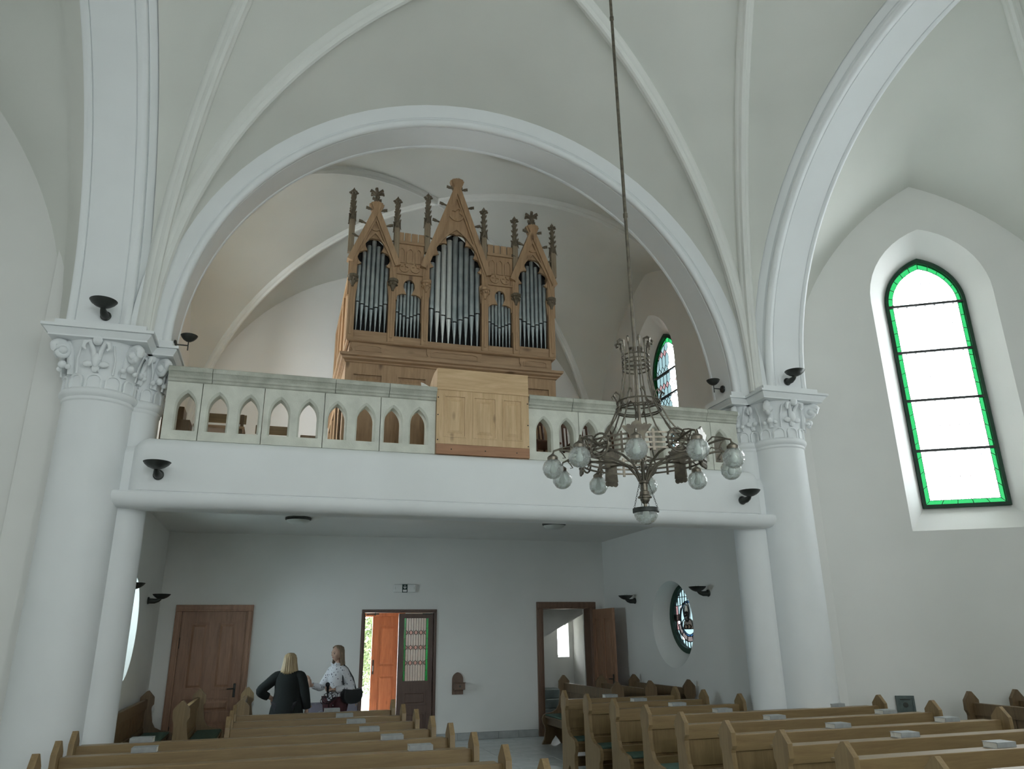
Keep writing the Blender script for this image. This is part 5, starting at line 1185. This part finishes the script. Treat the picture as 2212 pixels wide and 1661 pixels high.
def head(mb, c, turn=0, s=1.0):
    """head facing -y, turned about z; eyes at mid height, nose, mouth, chin, ears"""
    cs, sn = math.cos(turn), math.sin(turn)
    def P(x, y, z): return (c[0]+s*(x*cs-y*sn), c[1]+s*(x*sn+y*cs), c[2]+s*z)
    q = MB(); nu, nv = 64, 44; rows = []
    for i in range(nu):
        a = 2*PI*i/nu; row = []
        for j in range(nv+1):
            t = PI*j/nv; z = -math.cos(t)*.115; r = math.sin(t)
            x, y = math.cos(a)*r*.074, math.sin(a)*r*.092
            if z < -.02: k = (-.02-z)/.095; x *= 1-.32*k; y = y*(1-.20*k)-.012*k if y < 0 else y*(1-.35*k)
            f = max(0, -math.sin(a))**7*r; fn = max(0, -math.sin(a))**45*r
            y -= fn*(.024*math.exp(-((z+.026)/(.022 if z > -.026 else .009))**2)+.006*math.exp(-(z/.02)**2))+f*(.005*math.exp(-((z+.058)/.012)**2)+.008*math.exp(-((z+.090)/.016)**2)-.005*math.exp(-((z+.074)/.006)**2))
            ee = max(0, -math.sin(a))*math.exp(-((abs(math.cos(a))-.42)/.16)**2); y += .008*ee*math.exp(-((z-.002)/.014)**2)*r
            y -= .004*max(0, -math.sin(a))*math.exp(-((z-.026)/.012)**2)
            row.append(P(x, y, z))
        rows.append(row)
    q.grid(rows, cu=True)
    for sx in (-1, 1):
        q.tube([P(sx*.070, .010, .012), P(sx*.080, .018, .016), P(sx*.082, .020, -.002), P(sx*.077, .012, -.028), P(sx*.068, .006, -.034)], [.010*s, .012*s, .012*s, .009*s, .006*s], 6)
    mb.add(q.v, q.f); return P
def hand(mb, wr, d, palm, curl=.3, s=1.0, spread=.25):
    """hand from the wrist along d; palm is the palm normal"""
    wr, d, n = Vector(wr), Vector(d).normalized(), Vector(palm).normalized(); n = (n-d*n.dot(d)).normalized(); b = d.cross(n)
    mb.tube([wr-d*.03, wr, wr+d*.035, wr+d*.075, wr+d*.088], [.024*s, .025*s, .030*s, .032*s, .018*s], 8)
    for i, (off, L) in enumerate(((-.026, .062), (-.009, .074), (.009, .070), (.025, .055))):
        p = wr+d*.078+b*off*s; dd = (d+b*(off/.026)*spread*.35).normalized(); pts = [p-dd*.012]; 
        for k in range(3): dd = (dd+n*curl).normalized(); p = p+dd*(L*(.45, .32, .23)[k])*s; pts.append(p)
        mb.tube(pts, [.0095*s, .009*s, .008*s, .0065*s], 6)
    p = wr+d*.022-b*.024*s; dd = (d*.6-b*.8+n*.25).normalized(); pts = [p]
    for k in range(3): p = p+dd*(.028, .026, .020)[k]*s; pts.append(p); dd = (dd+d*.35+n*curl*.4).normalized()
    mb.tube(pts, [.013*s, .011*s, .0095*s, .007*s], 6)
def hair(par, c, turn, prof, open_a, m, amp=.006, name='hair'):
    """hair shell: prof = (z, rx, ry_front, ry_back) from crown to tips; open_a half angle of the face opening"""
    cs, sn = math.cos(turn), math.sin(turn); q = MB(); rows = []; R = random.Random(5); n = 56
    a0s = [open_a]*len(prof)
    for i in range(n+1):
        row = []
        for j, (z, rx, rf, rb) in enumerate(prof):
            o_ = 0.05 if j < 2 else open_a*(min(1, (j-1)/2.0)); a = -PI/2+o_+(2*PI-2*o_)*i/n; w_ = 1+amp/.08*(math.sin(i*1.9)+.6*math.sin(i*3.7+1))*.5*min(1, j/3)
            x, y = math.cos(a)*rx*w_, math.sin(a)*(rb if math.sin(a) > 0 else rf)*w_
            row.append((c[0]+x*cs-y*sn, c[1]+x*sn+y*cs, c[2]+z+(.012*math.sin(i*2.3) if j == len(prof)-1 else 0)))
        rows.append(row)
    q.grid(rows); o = obj(name, q, m, par, 60)
    sl = o.modifiers.new('thickness', 'SOLIDIFY'); sl.thickness = .012; sl.offset = -1
    return o
SK = mat('skin', (.50, .33, .25), .55, var=.05, scale=8)
HB = wood('blond_hair', (.46, .35, .20), (.27, .19, .10), 2, 14, .5, 0, .3); HD = wood('ash_blond_hair', (.28, .21, .135), (.11, .08, .055), 2, 14, .5, 0, .3)
KN = mat('black_knit', (.012, .016, .015), .95, var=.1, scale=60, bump=.3, bscale=400); TR = mat('dark_trousers', (.02, .02, .024), .9, var=.1, scale=20)
MT = mat('maroon_trousers', (.075, .022, .028), .85, var=.1, scale=25)
def blouse():
    m, nt, p = nodes('floral_blouse'); N = nt.nodes.new; L = nt.links.new; tc = N('ShaderNodeTexCoord'); v = N('ShaderNodeTexVoronoi'); v.inputs['Scale'].default_value = 27; L(tc.outputs['Object'], v.inputs['Vector'])
    n2 = N('ShaderNodeTexNoise'); n2.inputs['Scale'].default_value = 55; L(tc.outputs['Object'], n2.inputs['Vector']); a = N('ShaderNodeMath'); a.operation = 'MULTIPLY_ADD'; a.inputs[1].default_value = .8; L(n2.outputs[0], a.inputs[0]); L(v.outputs['Distance'], a.inputs[2])
    cr = N('ShaderNodeValToRGB'); e = cr.color_ramp.elements; e[0].position = .56; e[1].position = .62; e[0].color = (.05, .05, .07, 1); e[1].color = (.66, .67, .70, 1); L(a.outputs[0], cr.inputs[0]); L(cr.outputs[0], p.inputs['Base Color']); p.inputs['Roughness'].default_value = .85; return m
def legs(nd, ed, hz, k, st=.10):
    for s_, n in ((-1, 'r'), (1, 'l')):
        nd['hip'+n] = ((s_*.095, 0, hz-.06), .105*k); nd['kn'+n] = ((s_*st, -.01, .49), .07*k); nd['an'+n] = ((s_*st, .02, .09), .045*k); nd['to'+n] = ((s_*(st+.01), -.13, .035), .038)
        ed += [('pel', 'hip'+n), ('hip'+n, 'kn'+n), ('kn'+n, 'an'+n), ('an'+n, 'to'+n)]
def garment(rings, sleeves, n=28):
    mb = MB(); rows = [[(cx+rx*math.cos(2*PI*i/n), cy+ry*math.sin(2*PI*i/n)*(1 if math.sin(2*PI*i/n) > 0 else f), z) for i in range(n)] for z, rx, ry, cx, cy, f in rings]; mb.grid(rows, cv=True)
    for path, rad in sleeves:
        P = [Vector(p) for p in path]; Q = []; RR = []
        for i in range(len(P)-1):
            for k in range(5):
                t = k/5; p0 = P[max(i-1, 0)]; p3 = P[min(i+2, len(P)-1)]
                Q.append(.5*((2*P[i])+(P[i+1]-p0)*t+(2*p0-5*P[i]+4*P[i+1]-p3)*t*t+(3*P[i]-p0-3*P[i+1]+p3)*t*t*t)); RR.append(rad[i]+(rad[i+1]-rad[i])*t)
        Q.append(P[-1]); RR.append(rad[-1]); mb.tube(Q, RR, 14)
    return mb
# --- woman in black, seen from behind, left hand on her hip
ta = thing('person', 'woman in a black top with straight blond hair, seen from behind, hand on hip', 'person', (.28, 12.25, 0), math.radians(163))
nd = {'pel': ((0, 0, .90), (.16, .12)), 'wai': ((0, .0, 1.04), (.15, .11)), 'che': ((0, .005, 1.19), (.155, .11)), 'upc': ((0, .01, 1.30), (.115, .08)), 'nek': ((0, .012, 1.37), .05), 'hed': ((0, .0, 1.44), .05),
      'shl': ((.16, .012, 1.285), .06), 'ell': ((.37, .08, 1.08), .045), 'wrl': ((.235, -.045, .965), .03), 'shr': ((-.16, .012, 1.285), .06), 'elr': ((-.255, .04, 1.05), .045), 'wrr': ((-.285, -.02, .82), .03)}
ed = [('pel', 'wai'), ('wai', 'che'), ('che', 'upc'), ('upc', 'nek'), ('nek', 'hed'), ('upc', 'shl'), ('shl', 'ell'), ('ell', 'wrl'), ('upc', 'shr'), ('shr', 'elr'), ('elr', 'wrr')]
legs(nd, ed, .90, 1.0); mb = skin_mesh(nd, ed, 'pel'); PA = head(mb, (0, -.012, 1.478), .0)
hand(mb, (.235, -.045, .965), (-.25, .25, -.9), (-1, 0, 0), .15); hand(mb, (-.285, -.02, .82), (0, -.15, -1), (1, 0, 0), .2)
obj('body', mb, SK, ta, 180)
obj('black_top', garment([(.62, .252, .20, 0, .01, 1), (.72, .250, .20, 0, .01, 1), (.84, .232, .185, 0, .01, 1), (.96, .205, .16, 0, .005, 1), (1.06, .190, .142, 0, .005, 1), (1.17, .196, .14, 0, .01, 1), (1.25, .200, .128, 0, .012, 1), (1.305, .175, .105, 0, .014, 1), (1.345, .125, .085, 0, .016, 1), (1.375, .075, .062, 0, .014, 1), (1.385, .06, .055, 0, .012, 1)],
    [([(.09, .01, 1.27), (.17, .015, 1.265), (.28, .05, 1.175), (.372, .082, 1.085), (.335, .04, 1.03), (.285, .0, 1.0)], [.075, .083, .074, .070, .062, .052]), ([(-.09, .01, 1.27), (-.17, .015, 1.265), (-.225, .03, 1.16), (-.26, .04, 1.05), (-.28, .015, .93), (-.288, -.01, .84)], [.075, .083, .074, .068, .062, .056])]), KN, ta, 180)
nd3 = {'pel': ((0, 0, .88), (.17, .13))}; e3 = []
legs(nd3, e3, .90, 1.02); obj('trousers', skin_mesh(nd3, e3, 'pel'), TR, ta, 180)
hair(ta, (0, -.005, 1.485), 0, [(.118, .004, .004, .004), (.112, .045, .05, .05), (.085, .078, .085, .095), (.04, .092, .095, .112), (-.02, .100, .08, .118), (-.08, .112, .06, .122), (-.13, .124, .05, .125), (-.175, .130, .05, .125)], 1.0, HB)
# --- woman in the floral blouse, facing left, right hand raised, microphone in her left hand
tb = thing('person', 'smiling woman in a white floral blouse with a shoulder bag, raising one hand', 'person', (1.0, 12.62, 0), math.radians(-58))
nd = {'pel': ((0, 0, .92), (.13, .10)), 'wai': ((0, 0, 1.06), (.115, .09)), 'che': ((0, 0, 1.24), (.125, .095)), 'upc': ((0, .01, 1.36), (.10, .075)), 'nek': ((0, .008, 1.445), .045), 'hed': ((0, -.01, 1.52), .045),
      'shl': ((.145, .01, 1.345), .052), 'ell': ((.235, .09, 1.09), .04), 'wrl': ((.11, -.15, 1.055), .027), 'shr': ((-.145, .01, 1.345), .052), 'elr': ((-.20, -.13, 1.085), .04), 'wrr': ((-.17, -.36, 1.13), .027)}
ed = [('pel', 'wai'), ('wai', 'che'), ('che', 'upc'), ('upc', 'nek'), ('nek', 'hed'), ('upc', 'shl'), ('shl', 'ell'), ('ell', 'wrl'), ('upc', 'shr'), ('shr', 'elr'), ('elr', 'wrr')]
legs(nd, ed, .92, .95); mb = skin_mesh(nd, ed, 'pel'); PB = head(mb, (0, -.018, 1.572), math.radians(2))
hand(mb, (-.17, -.36, 1.13), (.05, -.35, .95), (0, -.9, -.3), .08, 1.0, .5); hand(mb, (.11, -.15, 1.055), (-.75, -.65, .05), (-.5, .6, .4), .75)
obj('body', mb, SK, tb, 180)
for sx in (-1, 1):
    m2 = MB(); m2.sphere(PB(sx*.030, -.078, .000), .0085, 8, 6); obj('eye', m2, mat('eye', (.05, .04, .04), .2), tb)
    m2 = MB(); m2.tube([PB(sx*.015, -.092, .018), PB(sx*.032, -.088, .024), PB(sx*.048, -.075, .018)], .0035, 5); obj('eyebrow', m2, HD, tb)
m2 = MB(); m2.tube([PB(-.030, -.068, -.050), PB(-.014, -.082, -.058), PB(.014, -.082, -.058), PB(.030, -.068, -.050)], [.002, .0045, .0045, .002], 6); obj('lips', m2, mat('lips', (.40, .15, .14), .5), tb)
BLM = blouse()
obj('blouse', garment([(.83, .172, .135, 0, 0, 1), (.90, .168, .132, 0, 0, 1), (1.0, .158, .124, 0, 0, 1), (1.09, .150, .118, 0, 0, 1), (1.20, .158, .118, 0, 0, 1.12), (1.29, .162, .108, 0, .005, 1.1), (1.355, .150, .090, 0, .01, 1), (1.395, .11, .075, 0, .012, 1), (1.425, .066, .058, 0, .01, 1), (1.435, .055, .05, 0, .008, 1)],
    [([(.07, .01, 1.33), (.14, .012, 1.325), (.20, .05, 1.21), (.242, .09, 1.10), (.20, .0, 1.075), (.135, -.11, 1.06)], [.062, .070, .062, .058, .052, .044]), ([(-.07, .01, 1.33), (-.14, .01, 1.325), (-.18, -.06, 1.20), (-.207, -.13, 1.09), (-.195, -.23, 1.10), (-.178, -.32, 1.12)], [.062, .070, .062, .058, .050, .042])]), BLM, tb, 180)
m2 = MB()
for s_ in (-1, 1): m2.prism([(s_*.005, 0), (s_*.075, .035), (s_*.06, -.035), (s_*.015, -.06)], (0, -.075, 1.415), (1, 0, 0), (0, -.25, 1), (0, 1, .25), .008)
obj('collar', m2, BLM, tb, 0)
nd3 = {'pel': ((0, 0, .89), (.15, .115))}; e3 = []
legs(nd3, e3, .92, 1.08); obj('trousers', skin_mesh(nd3, e3, 'pel'), MT, tb, 180)
hair(tb, (0, -.010, 1.578), math.radians(2), [(.120, .004, .004, .004), (.114, .045, .05, .05), (.088, .078, .082, .095), (.04, .088, .085, .110), (-.02, .092, .06, .112), (-.09, .100, .05, .115), (-.15, .112, .05, .12), (-.20, .118, .06, .12), (-.235, .112, .07, .115)], 1.25, HD)
BG = mat('black_leather', (.012, .014, .016), .45, var=.1, scale=30)
ca, sa = math.cos(math.radians(-58)), math.sin(math.radians(-58))
def wb(x, y, z): return (1.0+x*ca-y*sa, 12.62+x*sa+y*ca, z)
t = thing('handbag', 'black leather shoulder bag hanging under the arm of the woman in the blouse', 'bag', wb(.235, .13, .86), math.radians(-58))
mb = MB(); 
rows = []
for q_ in frange(0, PI, 10):
    k = math.sin(q_)**.45 if 0 < q_ < PI else 0; x_ = -.055*math.cos(q_); rows.append([(x_, -.01+(a_+.01)*(.82+.18*k), .11+(b_-.11)*(.86+.14*k)) for a_, b_ in ((-.17, .21), (-.10, .20), (0, .195), (.10, .20), (.15, .21), (.175, .15), (.17, .08), (.13, .02), (.05, -.01), (-.05, -.01), (-.14, .01), (-.185, .06), (-.195, .14))])
mb.grid(rows, cv=True); mb.add(rows[0], [tuple(range(13))]); mb.add(rows[-1], [tuple(range(13))]); obj('bag_body', mb, BG, t, 60)
mb = MB(); pts = [(-.03, -.14, .20), (-.045, -.16, .36), (-.07, -.15, .48), (-.09, -.11, .545), (-.075, -.06, .50), (-.03, .02, .36), (.0, .06, .20)]; mb.tube(pts, .011, 6); obj('strap', mb, BG, t)
hp = wb(.065, -.20, 1.06)
t = thing('microphone', 'black microphone with a coiled cable held by the woman in the blouse', 'microphone', hp)
mb = MB(); mb.sphere((-.01, -.035, .075), .034, 14, 10); obj('grille', mb, BG, t); mb = MB(); mb.tube([(-.008, -.03, .05), (0, -.005, -.05), (.004, .005, -.11)], [.02, .016, .012], 10); obj('handle', mb, BG, t)
mb = MB(); R = random.Random(11); pts = [(.004, .005, -.11)]
for k in range(5):
    cx_, cz_, r_ = R.uniform(-.07, .07), R.uniform(-.17, -.07), R.uniform(.05, .085); n = 12; ph = R.uniform(0, 6)
    pts += [(cx_+r_*math.cos(ph+2*PI*i/n), -.06-.012*k+R.uniform(-.01, .01), cz_+r_*.9*math.sin(ph+2*PI*i/n)) for i in range(n)]
pts += [(.02, -.06, -.2), (.03, -.05, -.32)]; mb.tube(pts, .0045, 5); obj('cable', mb, BG, t)
